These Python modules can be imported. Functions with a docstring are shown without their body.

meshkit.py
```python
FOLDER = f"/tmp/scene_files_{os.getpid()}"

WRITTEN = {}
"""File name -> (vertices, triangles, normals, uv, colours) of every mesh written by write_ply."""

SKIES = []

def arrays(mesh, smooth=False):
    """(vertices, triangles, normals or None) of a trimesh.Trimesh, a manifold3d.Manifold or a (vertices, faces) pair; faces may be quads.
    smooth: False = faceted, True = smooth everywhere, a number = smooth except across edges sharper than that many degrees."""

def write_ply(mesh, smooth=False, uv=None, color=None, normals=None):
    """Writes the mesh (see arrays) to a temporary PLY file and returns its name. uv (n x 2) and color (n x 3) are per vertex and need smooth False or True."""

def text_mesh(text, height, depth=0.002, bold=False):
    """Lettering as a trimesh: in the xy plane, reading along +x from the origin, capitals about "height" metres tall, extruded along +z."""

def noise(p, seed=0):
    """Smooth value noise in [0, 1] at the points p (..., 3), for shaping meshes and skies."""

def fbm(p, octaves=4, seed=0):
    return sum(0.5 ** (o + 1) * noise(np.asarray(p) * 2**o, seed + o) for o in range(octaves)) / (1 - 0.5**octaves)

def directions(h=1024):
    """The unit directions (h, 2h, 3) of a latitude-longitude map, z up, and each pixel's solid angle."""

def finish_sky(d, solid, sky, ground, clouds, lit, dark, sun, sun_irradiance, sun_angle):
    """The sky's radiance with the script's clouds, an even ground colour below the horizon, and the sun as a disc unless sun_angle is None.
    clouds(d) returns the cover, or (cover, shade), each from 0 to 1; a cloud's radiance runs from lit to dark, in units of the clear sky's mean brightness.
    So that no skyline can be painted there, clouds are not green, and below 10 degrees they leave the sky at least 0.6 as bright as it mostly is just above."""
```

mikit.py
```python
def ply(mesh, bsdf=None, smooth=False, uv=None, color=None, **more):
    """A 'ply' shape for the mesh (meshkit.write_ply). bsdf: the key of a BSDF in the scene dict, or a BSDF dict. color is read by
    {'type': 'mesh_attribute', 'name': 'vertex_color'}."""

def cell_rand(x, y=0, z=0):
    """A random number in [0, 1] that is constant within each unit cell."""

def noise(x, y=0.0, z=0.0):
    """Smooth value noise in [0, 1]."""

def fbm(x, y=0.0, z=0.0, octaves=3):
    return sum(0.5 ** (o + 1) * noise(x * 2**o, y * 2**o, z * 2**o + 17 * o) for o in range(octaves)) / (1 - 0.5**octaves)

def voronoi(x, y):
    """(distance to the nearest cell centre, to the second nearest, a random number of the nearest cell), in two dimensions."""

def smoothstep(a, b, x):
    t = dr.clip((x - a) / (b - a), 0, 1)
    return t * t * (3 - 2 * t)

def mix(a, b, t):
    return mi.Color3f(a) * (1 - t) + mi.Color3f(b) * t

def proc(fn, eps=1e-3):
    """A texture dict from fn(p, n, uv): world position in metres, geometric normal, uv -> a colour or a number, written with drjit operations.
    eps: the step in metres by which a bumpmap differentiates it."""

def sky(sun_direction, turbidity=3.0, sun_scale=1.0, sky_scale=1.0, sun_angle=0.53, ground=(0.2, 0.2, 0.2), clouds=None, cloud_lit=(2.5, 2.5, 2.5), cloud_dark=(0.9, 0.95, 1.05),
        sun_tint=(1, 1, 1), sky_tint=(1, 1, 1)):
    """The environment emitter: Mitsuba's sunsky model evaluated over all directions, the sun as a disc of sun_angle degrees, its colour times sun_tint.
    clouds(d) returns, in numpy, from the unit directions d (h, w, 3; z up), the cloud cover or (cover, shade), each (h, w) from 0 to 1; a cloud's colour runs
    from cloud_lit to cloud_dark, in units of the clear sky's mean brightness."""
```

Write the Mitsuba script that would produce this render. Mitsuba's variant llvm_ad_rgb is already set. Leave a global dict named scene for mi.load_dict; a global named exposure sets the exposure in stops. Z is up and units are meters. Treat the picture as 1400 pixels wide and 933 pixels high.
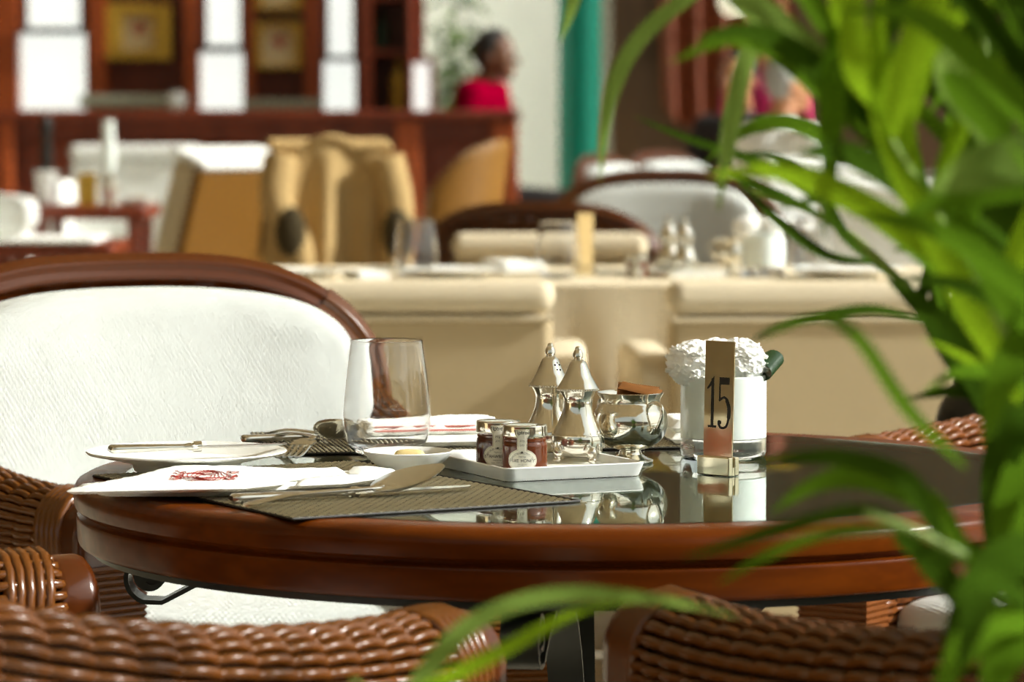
import math
import numpy as np, trimesh, manifold3d, shapely
import shapely.geometry as sg
import mitsuba as mi, drjit as dr
import mikit, meshkit
from manifold3d import Manifold
T = mi.ScalarTransform4f
scene, labels = {}, {}
R = np.random.RandomState

# ------------------------------------------------------------------ camera, sky, exposure
F_PX, CAM_Z = 5075.0, 1.1125                    # a long lens, the eye 36 cm above the table top
PITCH = math.atan(326.5 / F_PX)
CA, SA = math.cos(PITCH), math.sin(PITCH)
scene['camera'] = {'type': 'thinlens', 'fov': math.degrees(2 * math.atan(700 / F_PX)), 'fov_axis': 'x',
                   'aperture_radius': 0.0088, 'focus_distance': 3.62, 'near_clip': 0.2, 'far_clip': 200.0,
                   'to_world': T().look_at(origin=[0, 0, CAM_Z], target=[0, CA, CAM_Z - SA], up=[0, 0, 1])}
SUN = (0.93, -0.10, 0.55)


def bright_haze(d):
    """Thin overcast that is brightest round the sun."""
    c = (d @ np.asarray(SUN)) / np.linalg.norm(SUN)
    n = meshkit.fbm(d * 3.0, 4, 7)
    return 0.60 + 0.35 * n, np.clip(1.05 - 0.9 * np.clip(c, 0, 1) ** 2 + 0.5 * (n - .5), 0, 1)


scene['sky'] = mikit.sky(SUN, turbidity=4.0, sun_scale=1.35, sky_scale=1.0, sun_angle=2.6, ground=(0.32, 0.29, 0.23),
                         clouds=bright_haze, cloud_lit=(3.4, 3.55, 3.3), cloud_dark=(1.12, 1.20, 1.10), sun_tint=(0.76, 0.98, 1.36), sky_tint=(1.12, 1.02, 0.84))
exposure = 2.08


def at(px, py, Y):
    """The point at depth Y that the photograph shows at (px, py)."""
    d = np.array([(px - 700) / F_PX, CA + SA * (466.5 - py) / F_PX, -SA + CA * (466.5 - py) / F_PX])
    return np.array([0, 0, CAM_Z]) + d * (Y / d[1])


# ------------------------------------------------------------------ materials
def rgb(c):
    return {'type': 'rgb', 'value': list(map(float, c))} if not isinstance(c, dict) else c


def pr(name, color, rough=0.5, spec=0.5, **k):
    d = {'type': 'principled', 'base_color': rgb(color), 'roughness': rough, 'specular': spec}
    for a, b in k.items():
        d[a] = b
    scene[name] = {'type': 'twosided', 'bsdf': d}
    return name


def wood_fn(c0, c1, s=1.0, ax=0):
    def fn(p, n, uv):
        q = [p.x, p.y, p.z]
        g = [v * (4.0 * s if i == ax else 60.0 * s) for i, v in enumerate(q)]
        t = mikit.fbm(g[0], g[1], g[2], 3)
        return mikit.mix(c0, c1, mikit.smoothstep(0.25, 0.75, t))
    return mikit.proc(fn)


pr('m_table_wood', wood_fn((0.090, 0.0165, 0.0007), (0.135, 0.027, 0.001), 1.0, 0), 0.27, 0.18, clearcoat=0.12, clearcoat_gloss=0.95)
pr('m_red_wood', wood_fn((0.120, 0.014, 0.002), (0.17, 0.023, 0.003), 0.15, 2), 0.4)
pr('m_red_wood_light', wood_fn((0.30, 0.050, 0.006), (0.38, 0.070, 0.010), 0.15, 2), 0.4)
pr('m_brown_wall', wood_fn((0.045, 0.0175, 0.001), (0.070, 0.027, 0.002), 0.15, 2), 0.5)
pr('m_orange_wall', (0.15, 0.026, 0.002), 0.6)
pr('m_chair_wood', (0.075, 0.0155, 0.001), 0.14, 0.4, clearcoat=0.5, clearcoat_gloss=0.95)
pr('m_wicker', (0.130, 0.038, 0.004), 0.20, 0.45, clearcoat=0.5, clearcoat_gloss=0.95)
pr('m_wicker_b', (0.100, 0.027, 0.002), 0.20, 0.45, clearcoat=0.5, clearcoat_gloss=0.95)
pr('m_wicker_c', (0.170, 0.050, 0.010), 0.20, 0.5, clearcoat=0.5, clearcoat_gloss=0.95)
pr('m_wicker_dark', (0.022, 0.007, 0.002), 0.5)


def cloth_bump(name, color, s, h, rough=0.85):
    def fn(p, n, uv):
        return (dr.sin(p.x * s + 2.0 * mikit.noise(p.x * 40, p.y * 40, p.z * 40)) * dr.sin((p.z + p.y * 0.7) * s * 0.6) + mikit.fbm(p.x * 60, p.y * 60, p.z * 60)) * h
    base = {'type': 'principled', 'base_color': rgb(color), 'roughness': rough, 'specular': 0.25, 'sheen': 0.2}
    scene[name] = {'type': 'twosided', 'bsdf': {'type': 'bumpmap', 'arbitrary': mikit.proc(fn, 5e-4), 'scale': 1.0, 'bsdf': base}}


cloth_bump('m_cushion', (0.60, 0.62, 0.595), 900.0, 0.0006)
cloth_bump('m_napkin', (0.84, 0.84, 0.80), 2600.0, 0.00008)
pr('m_beige', (0.47, 0.37, 0.225), 0.85, 0.2)
pr('m_beige_light', (0.62, 0.53, 0.38), 0.8, 0.2)
pr('m_tan', (0.21, 0.090, 0.008), 0.5, 0.4)
pr('m_tan_light', (0.55, 0.42, 0.27), 0.6, 0.3)
pr('m_jacket', (0.46, 0.31, 0.135), 0.9, 0.2)
pr('m_jacket_dark', (0.055, 0.040, 0.018), 0.9, 0.2)
pr('m_white', (0.82, 0.83, 0.80), 0.6, 0.3)
pr('m_china', (0.84, 0.85, 0.82), 0.10, 0.5, clearcoat=0.6, clearcoat_gloss=0.97)
pr('m_milk_glass', (0.80, 0.86, 0.82), 0.08, 0.5, clearcoat=0.5, clearcoat_gloss=0.97)
pr('m_petal', (0.93, 0.93, 0.90), 0.9, 0.1)
pr('m_silver', (0.90, 0.86, 0.76), 0.09, metallic=1.0)
pr('m_silver_soft', (0.86, 0.82, 0.72), 0.22, metallic=1.0)
pr('m_steel', (0.80, 0.78, 0.72), 0.10, metallic=1.0)
pr('m_brass', (0.88, 0.78, 0.56), 0.12, metallic=1.0)
pr('m_gold', (0.55, 0.34, 0.04), 0.35, metallic=0.4)
pr('m_iron', (0.030, 0.034, 0.030), 0.3)
pr('m_black', (0.012, 0.012, 0.010), 0.25)
pr('m_dark_void', (0.008, 0.007, 0.006), 0.7)
pr('m_red_thread', (0.28, 0.022, 0.014), 0.8)
pr('m_red_stripe', (0.62, 0.20, 0.17), 0.8)
pr('m_honey', (0.095, 0.018, 0.002), 0.06, 0.6, clearcoat=1.0, clearcoat_gloss=0.98)
pr('m_jam', (0.055, 0.008, 0.002), 0.06, 0.6, clearcoat=1.0, clearcoat_gloss=0.98)
pr('m_paper', (0.74, 0.72, 0.62), 0.6)
pr('m_paper_rim', (0.50, 0.44, 0.27), 0.6)
pr('m_ink', (0.05, 0.045, 0.035), 0.7)
pr('m_sachet_brown', (0.20, 0.075, 0.018), 0.45)
pr('m_sachet_white', (0.75, 0.72, 0.62), 0.5)
pr('m_butter', (0.70, 0.55, 0.25), 0.5)
pr('m_table_bed', (0.050, 0.036, 0.018), 0.35)
pr('m_teal', (0.001, 0.125, 0.080), 0.35, 0.25)
pr('m_grey_strip', (0.35, 0.33, 0.27), 0.5)
pr('m_white_wall', (0.86, 0.87, 0.80), 0.8, 0.2)
pr('m_shelf_grey', (0.30, 0.30, 0.22), 0.5)
pr('m_skin', (0.40, 0.17, 0.075), 0.5)
pr('m_skin_dark', (0.12, 0.040, 0.012), 0.5)
pr('m_hair_grey', (0.33, 0.32, 0.30), 0.7)
pr('m_hair_black', (0.015, 0.012, 0.010), 0.6)
pr('m_shirt_red', (0.20, 0.0, 0.014), 1.0, 0.0)
pr('m_shirt_magenta', (0.36, 0.004, 0.075), 0.8)
pr('m_shirt_white', (0.80, 0.80, 0.76), 0.8)
pr('m_cloth_dark', (0.016, 0.013, 0.012), 0.8)
pr('m_eye', (0.7, 0.7, 0.66), 0.2)
pr('m_awning', (0.50, 0.42, 0.30), 0.9, 0.1)
pr('m_soil', (0.03, 0.02, 0.012), 0.9)
pr('m_hedge_wall', (0.10, 0.085, 0.055), 0.9)
pr('m_picture', (0.82, 0.70, 0.46), 0.6)
pr('m_picture_red', (0.50, 0.12, 0.07), 0.6)
scene['m_glass'] = {'type': 'dielectric', 'int_ior': 1.5}
scene['m_table_glass'] = {'type': 'dielectric', 'int_ior': 1.52, 'specular_transmittance': rgb((0.86, 0.95, 0.88))}
scene['m_thin_glass'] = {'type': 'thindielectric', 'int_ior': 1.5}


def tile_fn(p, n, uv):
    gx, gy = p.x / 0.6, p.y / 0.6
    fx, fy = gx - dr.floor(gx), gy - dr.floor(gy)
    j = dr.minimum(dr.minimum(fx, 1 - fx), dr.minimum(fy, 1 - fy))
    c = mikit.mix((0.50, 0.44, 0.32), (0.60, 0.54, 0.42), mikit.cell_rand(gx, gy) * 0.6 + 0.4 * mikit.fbm(p.x * 9, p.y * 9))
    return mikit.mix((0.25, 0.21, 0.15), c, mikit.smoothstep(0.004, 0.010, j))


pr('m_floor', mikit.proc(tile_fn), 0.3)


def leaf(name, c, trans=0.9):
    scene[name] = {'type': 'principledthin', 'base_color': rgb(c), 'roughness': 0.32, 'diff_trans': trans, 'spec_trans': 0.0, 'eta': 1.45}


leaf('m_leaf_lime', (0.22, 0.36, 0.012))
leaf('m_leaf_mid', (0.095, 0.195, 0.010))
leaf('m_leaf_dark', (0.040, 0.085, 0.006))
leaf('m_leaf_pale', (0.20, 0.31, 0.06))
pr('m_leaf_gloss', (0.012, 0.036, 0.010), 0.3)
pr('m_stem', (0.16, 0.24, 0.03), 0.5)

# ------------------------------------------------------------------ helpers
USED = {}


def numbered(k):
    n = USED.get(k, -1) + 1
    USED[k] = n
    return k if n == 0 else f'{k}_{n:03d}'


def lab(key, label=None, cat=None, group=None, kind=None):
    d = labels.setdefault(key, {})
    for a, b in (('label', label), ('category', cat), ('group', group), ('kind', kind)):
        if b:
            d[a] = b
    return key


def thing(name, label, cat, group=None):
    return lab(numbered(name), label, cat, group)


def put(parent, name, mesh, mat, M=None, smooth=35, label=None, kind=None, uv=None, **more):
    """One mesh as a part of parent (or as a thing where parent is None)."""
    key = numbered(f'{parent}__{name}' if parent else name)
    if isinstance(mesh, Manifold):
        mm = mesh.to_mesh()
        mesh = trimesh.Trimesh(mm.vert_properties[:, :3], mm.tri_verts, process=False)
    elif isinstance(mesh, tuple):
        v, f = np.asarray(mesh[0], float), np.asarray(mesh[1], int)
        if f.shape[1] == 4:
            f = np.vstack([f[:, [0, 1, 2]], f[:, [0, 2, 3]]])
        mesh = trimesh.Trimesh(v, f, process=False)
    else:
        mesh = mesh.copy()
    if M is not None:
        mesh.vertices = mesh.vertices @ np.asarray(M)[:3, :3].T + np.asarray(M)[:3, 3]
    scene[key] = mikit.ply(mesh, mat, smooth=smooth if uv is None else bool(smooth), uv=uv, **more)
    if label or kind:
        lab(key, label, None, None, kind)
    return key


def solo(name, mesh, mat, label, cat, group=None, M=None, **k):
    key = put(None, name, mesh, mat, M, **k)
    return lab(key, label, cat, group)


def struct(name, mesh, mat, **k):
    return lab(put(None, name, mesh, mat, smooth=False, **k), None, None, None, 'structure')


def frame(pos, facing=None, yaw=0.0):
    """Local +y turned to the facing direction (x, y)."""
    if facing is not None:
        yaw = math.atan2(-facing[0], facing[1])
    c, s = math.cos(yaw), math.sin(yaw)
    M = np.eye(4)
    M[:3, :3] = [[c, -s, 0], [s, c, 0], [0, 0, 1]]
    M[:3, 3] = pos
    return M


def basis(pos, x, y, z):
    M = np.eye(4)
    M[:3, 0], M[:3, 1], M[:3, 2], M[:3, 3] = x, y, z, pos
    return M


def cat(*ms):
    out = []
    for m in ms:
        if isinstance(m, Manifold):
            mm = m.to_mesh()
            m = trimesh.Trimesh(mm.vert_properties[:, :3], mm.tri_verts, process=False)
        elif isinstance(m, tuple):
            f = np.asarray(m[1])
            if f.shape[1] == 4:
                f = np.vstack([f[:, [0, 1, 2]], f[:, [0, 2, 3]]])
            m = trimesh.Trimesh(m[0], f, process=False)
        out.append(m)
    return trimesh.util.concatenate(out)


def box(x0, x1, y0, y1, z0, z1):
    return trimesh.creation.box(bounds=[[min(x0, x1), min(y0, y1), min(z0, z1)], [max(x0, x1), max(y0, y1), max(z0, z1)]])


def rbox(x0, x1, y0, y1, z0, z1, r=0.01, seg=12):
    s = Manifold.sphere(r, seg)
    ps = [s.translate((x, y, z)) for x in (x0 + r, x1 - r) for y in (y0 + r, y1 - r) for z in (z0 + r, z1 - r)]
    return Manifold.batch_hull(ps)


def lathe(prof, n=48):
    """Profile of (r, z) turned about z; r = 0 closes at the axis."""
    p = np.asarray(prof, float)
    a = np.arange(n) * 2 * np.pi / n
    v = np.stack([p[:, None, 0] * np.cos(a), p[:, None, 0] * np.sin(a), np.repeat(p[:, 1:2], n, 1)], -1).reshape(-1, 3)
    i, j = np.meshgrid(np.arange(len(p) - 1), np.arange(n), indexing='ij')
    q = np.stack([i * n + j, i * n + (j + 1) % n, (i + 1) * n + (j + 1) % n, (i + 1) * n + j], -1).reshape(-1, 4)
    m = trimesh.Trimesh(v, np.vstack([q[:, [0, 1, 2]], q[:, [0, 2, 3]]]), process=False)
    m.merge_vertices()
    m.update_faces(m.nondegenerate_faces())
    if m.is_watertight and m.volume < 0:
        m.invert()
    return m


def smooth_curve(ctrl, n):
    """Catmull-Rom through control points of any dimension."""
    c = np.asarray(ctrl, float)
    c = np.vstack([2 * c[0] - c[1], c, 2 * c[-1] - c[-2]])
    t = np.linspace(0, len(c) - 3 - 1e-9, n)
    i = t.astype(int)
    u = (t - i)[:, None]
    a, b, d, e = c[i], c[i + 1], c[i + 2], c[i + 3]
    return 0.5 * (2 * b + (d - a) * u + (2 * a - 5 * b + 4 * d - e) * u ** 2 + (3 * b - a - 3 * d + e) * u ** 3)


def frames(p, up=(0, 0, 1)):
    t = np.gradient(p, axis=0)
    t /= np.linalg.norm(t, axis=1, keepdims=True) + 1e-12
    s = np.cross(t, np.asarray(up, float))
    bad = np.linalg.norm(s, axis=1) < 0.05
    if bad.any():
        s[bad] = np.cross(t[bad], [0.3, 0.9, 0.1])
    s /= np.linalg.norm(s, axis=1, keepdims=True) + 1e-12
    return t, s, np.cross(s, t)


def sweep(prof, pts, up=(0, 0, 1), scale=None, cap=True, closed=False):
    """A closed 2-D profile (side, up) along a polyline."""
    p, q = np.asarray(pts, float), np.asarray(prof, float)
    t, s, w = frames(p, up)
    k = np.ones((len(p), 2)) if scale is None else np.broadcast_to(np.asarray(scale, float).reshape(len(p), -1), (len(p), 2))
    v = p[:, None] + s[:, None] * (q[None, :, :1] * k[:, None, :1]) + w[:, None] * (q[None, :, 1:] * k[:, None, 1:])
    n, m = len(p), len(q)
    i, j = np.meshgrid(np.arange(n if closed else n - 1), np.arange(m), indexing='ij')
    i2 = (i + 1) % n
    f = np.stack([i * m + j, i2 * m + j, i2 * m + (j + 1) % m, i * m + (j + 1) % m], -1).reshape(-1, 4)
    f = np.vstack([f[:, [0, 1, 2]], f[:, [0, 2, 3]]])
    v = v.reshape(-1, 3)
    if cap and not closed:
        v = np.vstack([v, p[0] + 0, p[-1] + 0])
        a, b = len(v) - 2, len(v) - 1
        jj = np.arange(m)
        f = np.vstack([f, np.stack([np.full(m, a), jj, (jj + 1) % m], 1), np.stack([np.full(m, b), (n - 1) * m + (jj + 1) % m, (n - 1) * m + jj], 1)])
    m_ = trimesh.Trimesh(v, f, process=False)
    if m_.volume < 0:
        m_.invert()
    return m_


def circle(r, n=8):
    a = np.arange(n) * 2 * np.pi / n
    return np.stack([r * np.cos(a), r * np.sin(a)], 1)


def tube(pts, r, n=8, up=(0, 0, 1), cap=True):
    return sweep(circle(1.0, n), pts, up, np.broadcast_to(np.asarray(r, float), (len(pts),)), cap)


def sphere(c, r, sub=2):
    m = trimesh.creation.icosphere(sub, 1.0)
    m.vertices = m.vertices * np.asarray(r, float) + np.asarray(c, float)
    return m


def squad(w, d, h, e1=0.5, e2=0.35, nu=48, nv=24):
    """A superquadric pillow of size w, d, h."""
    u, v = np.meshgrid(np.linspace(-np.pi, np.pi, nu, endpoint=False), np.linspace(-np.pi / 2, np.pi / 2, nv), indexing='ij')
    f = lambda x, e: np.sign(x) * np.abs(x) ** e
    x, y, z = f(np.cos(v), e1) * f(np.cos(u), e2) * w / 2, f(np.cos(v), e1) * f(np.sin(u), e2) * d / 2, f(np.sin(v), e1) * h / 2
    vv = np.stack([x, y, z], -1).reshape(-1, 3)
    i, j = np.meshgrid(np.arange(nu), np.arange(nv - 1), indexing='ij')
    q = np.stack([i * nv + j, (i + 1) % nu * nv + j, (i + 1) % nu * nv + j + 1, i * nv + j + 1], -1).reshape(-1, 4)
    m = trimesh.Trimesh(vv, np.vstack([q[:, [0, 1, 2]], q[:, [0, 2, 3]]]), process=False)
    m.merge_vertices()
    return m


def prism(poly, z0, z1):
    ps = list(poly.geoms) if hasattr(poly, 'geoms') else [poly]
    ms = [trimesh.creation.extrude_polygon(g, z1 - z0, engine='earcut') for g in ps if g.area > 0]
    m = trimesh.util.concatenate(ms)
    m.apply_translation([0, 0, z0])
    return m


def pxbox(px0, px1, py0, py1, Y, depth):
    """A box whose near face stands at depth Y."""
    a, b = at(px0, py1, Y), at(px1, py0, Y)
    return box(a[0], b[0], Y, Y + depth, a[2], b[2])


def limb(a, ra, b, rb, n=14):
    return Manifold.batch_hull([Manifold.sphere(ra, n).translate(tuple(map(float, a))), Manifold.sphere(rb, n).translate(tuple(map(float, b)))])


def blend(parts, step, iters=8):
    """Union of pieces, refined and smoothed to one continuous surface."""
    m = parts[0]
    for q in parts[1:]:
        m = m + q
    mm = m.refine_to_length(step).to_mesh()
    t = trimesh.Trimesh(mm.vert_properties[:, :3], mm.tri_verts, process=True)
    trimesh.smoothing.filter_taubin(t, lamb=0.5, nu=0.53, iterations=iters)
    return t


# ------------------------------------------------------------------ the setting
struct('floor', box(-14, 14, -6.2, 27, -0.1, 0.0), 'm_floor')
struct('wall_back', box(-14, 14, -6.4, -6.2, 0, 2.6), 'm_hedge_wall')          # behind the camera
struct('wall_left', box(-14.2, -14, -6.2, 27, 0, 3.6), 'm_beige')
struct('wall_bar', cat(box(-4.2, -0.45, 19.0, 19.2, 0, 3.6)), 'm_red_wood')
struct('wall_white', box(-1.25, at(764, 0, 22)[0], 22.0, 22.2, 0, 3.6), 'm_white_wall')
struct('wall_side', box(-1.45, -1.25, 19.2, 22.2, 0, 3.6), 'm_white_wall')
struct('wall_brown', box(at(832, 0, 21)[0], 9.0, 21.0, 21.2, 0, 3.6), 'm_brown_wall')
struct('wall_far', box(-14, 14, 26.8, 27.0, 0, 3.6), 'm_brown_wall')
struct('ceiling', box(-14, 1.6, -1.2, 15.9, 3.2, 3.26), 'm_awning')                 # the awning over the terrace
struct('ceiling', box(-14, -0.65, 16.2, 27, 3.6, 3.8), 'm_white_wall')

# lit windows in the bar wall, each a frame with a frosted pane that the daylight comes through
PANE = {'type': 'area', 'radiance': rgb((.21, .225, .21))}
k = 0
for (x0, x1, y0, y1) in [(28, 118, 46, 152), (38, 110, -60, 38), (274, 333, 72, 150), (283, 328, -60, 62), (443, 486, 84, 151), (449, 482, -60, 76), (564, 588, 86, 153)]:
    k += 1
    key = f'window_{k}'
    lab(key, kind='structure')
    a, b = at(x0, y1, 18.96), at(x1, y0, 18.96)
    fr = cat(box(a[0] - .03, a[0], 18.93, 19.0, a[2] - .03, b[2] + .03), box(b[0], b[0] + .03, 18.93, 19.0, a[2] - .03, b[2] + .03),
             box(a[0], b[0], 18.93, 19.0, a[2] - .03, a[2]), box(a[0], b[0], 18.93, 19.0, b[2], b[2] + .03))
    put(key, 'frame', fr, 'm_red_wood', smooth=False)
    put(key, 'pane', box(a[0], b[0], 18.97, 18.99, a[2], b[2]), 'm_white', smooth=False, emitter=PANE)
# ledges under the upper windows, pilasters between
for (x0, x1, y0, y1) in [(28, 118, 38, 46), (272, 334, 62, 71), (441, 488, 76, 83)]:
    struct(numbered('trim_ledge'), pxbox(x0, x1, y0, y1, 18.80, 0.2), 'm_iron')
for (x0, x1) in [(-6, 22), (122, 142), (252, 270), (335, 346), (416, 440)]:
    struct(numbered('trim_pilaster'), pxbox(x0, x1, -140, 152, 18.84, 0.16), 'm_red_wood_light')

# pictures in gilt frames on the bar wall
def picture(rect, label, inner):
    x0, x1, y0, y1 = rect
    t = thing('framed_picture', label, 'picture', None)
    a, b = at(x0, y1, 18.85), at(x1, y0, 18.85)
    w = inner * 18.85 / F_PX
    put(t, 'frame', cat(rbox(a[0], a[0] + w, 18.86, 18.99, a[2], b[2], .006), rbox(b[0] - w, b[0], 18.86, 18.99, a[2], b[2], .006),
                        rbox(a[0], b[0], 18.86, 18.99, a[2], a[2] + w * .6, .006), rbox(a[0], b[0], 18.86, 18.99, b[2] - w * .6, b[2], .006)), 'm_gold')
    put(t, 'mount', box(a[0] + w * .8, b[0] - w * .8, 18.94, 18.985, a[2] + w * .4, b[2] - w * .4), 'm_picture', smooth=False)
    cx, cz = (a[0] + b[0]) / 2, (a[2] + b[2]) / 2
    put(t, 'print', trimesh.creation.cylinder(0.03, 0.004, transform=trimesh.transformations.translation_matrix([cx, 18.937, cz + .02]) @ trimesh.transformations.rotation_matrix(math.pi / 2, [1, 0, 0])), 'm_picture_red')


picture((143, 233, 6, 82), 'wide gilt framed picture with pale mount and red mark between the two left bar windows', 22)
picture((348, 412, 30, 94), 'square gilt framed picture lower on the bar wall right of the second window', 9)
picture((348, 412, -48, 14), 'gilt framed picture cut by the top edge above another square gilt picture', 9)

# ------------------------------------------------------------------ the bar
bar = thing('bar_counter', 'long dark red wooden bar counter with panelled front and orange corner posts', 'counter')
a, b = at(-60, 152, 17), at(712, 152, 17)
top = 1.075
put(bar, 'worktop', rbox(a[0], b[0], 16.92, 17.75, top - .045, top, .012), 'm_red_wood')
put(bar, 'body', box(a[0] + .03, b[0] - .02, 17.0, 17.7, 0, top - .045), 'm_red_wood', smooth=False)
for (x0, x1) in [(20, 150), (160, 330), (340, 535), (580, 665)]:
    p0, p1 = at(x0, 0, 17)[0], at(x1, 0, 17)[0]
    put(bar, 'front_panel', rbox(p0 + .03, p1 - .03, 16.975, 17.02, .25, .93, .012), 'm_red_wood')
for (x0, x1) in [(541, 575), (672, 708), (-4, 16)]:
    p0, p1 = at(x0, 0, 16.94)[0], at(x1, 0, 16.94)[0]
    put(bar, 'post', rbox(p0, p1, 16.945, 17.03, 0, top - .046, .01), 'm_red_wood_light')

t = thing('bar_shelf', 'slim grey rail shelf with a round white end below the wide gilt picture', 'shelf')
a, b = at(108, 138, 18.7), at(250, 138, 18.7)
put(t, 'board', rbox(a[0], b[0], 18.68, 18.99, a[2] - .035, a[2] + .03, .02), 'm_shelf_grey')
put(t, 'end_cap', sphere([b[0] - .03, 18.70, a[2] + .0], [.055, .05, .05]), 'm_white', label='white rounded end')
t = thing('bar_shelf', 'slim grey rail shelf below the square gilt picture', 'shelf')
a, b = at(332, 141, 18.7), at(440, 141, 18.7)
put(t, 'board', rbox(a[0], b[0], 18.68, 18.99, a[2] - .03, a[2] + .02, .02), 'm_shelf_grey')

t = thing('bottle_cabinet', 'tall dark wooden bottle cabinet at the right end of the bar wall', 'cabinet')
a, b = at(492, 160, 18.55), at(562, -140, 18.55)
put(t, 'side', box(a[0], a[0] + .06, 18.55, 18.99, 0, b[2]), 'm_red_wood', smooth=False)
put(t, 'side', box(b[0] - .02, b[0], 18.55, 18.99, 0, b[2]), 'm_red_wood', smooth=False)
put(t, 'back', box(a[0] + .06, b[0] - .02, 18.93, 18.99, 1.06, b[2]), 'm_red_wood', smooth=False)
put(t, 'base', box(a[0] + .06, b[0] - .02, 18.55, 18.99, 0, 1.06), 'm_red_wood', smooth=False)
for z in (1.35, 1.62, 1.9):
    put(t, 'shelf', box(a[0] + .06, b[0] - .02, 18.57, 18.93, z, z + .025), 'm_red_wood', smooth=False)


def bottle(px, Y, z, h, r, mat, label):
    x = at(px, 0, Y)[0]
    prof = [(0, 0), (r * .9, 0), (r, .01), (r, h * .62), (r * .85, h * .70), (r * .36, h * .80), (r * .34, h * .97), (r * .42, h * .975), (r * .42, h), (0, h)]
    return solo('bottle', lathe(prof, 20), mat, label, 'bottle', M=frame([x, Y, z]), smooth=40)


bottle(545, 18.66, 1.062, .27, .038, 'm_gold', 'golden bottle on the lowest shelf of the bottle cabinet')
bottle(521, 18.75, 1.376, .21, .034, 'm_leaf_gloss', 'dark green bottle on the middle shelf of the bottle cabinet')
bottle(530, 18.75, 1.646, .21, .034, 'm_leaf_gloss', 'dark green bottle on the upper shelf of the bottle cabinet')

# teal column, grey strip, lamp and orange drape on the brown wall
t = thing('teal_column', 'glossy teal green round column between white wall and brown wall', 'column')
a, b = at(764, 0, 20.4), at(822, 0, 20.4)
r = (b[0] - a[0]) / 2
put(t, 'shaft', lathe([(0, 0.2), (r, .2), (r, 3.45), (0, 3.45)], 40), 'm_teal', M=frame([(a[0] + b[0]) / 2, 20.4 + r, 0]))
put(t, 'base', lathe([(0, 0), (r * 1.25, 0), (r * 1.25, .12), (r * 1.05, .2), (0, .2)], 40), 'm_teal', M=frame([(a[0] + b[0]) / 2, 20.4 + r, 0]))
put(t, 'capital', lathe([(0, 3.45), (r, 3.45), (r * 1.3, 3.6), (0, 3.6)], 40), 'm_teal', M=frame([(a[0] + b[0]) / 2, 20.4 + r, 0]))
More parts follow.
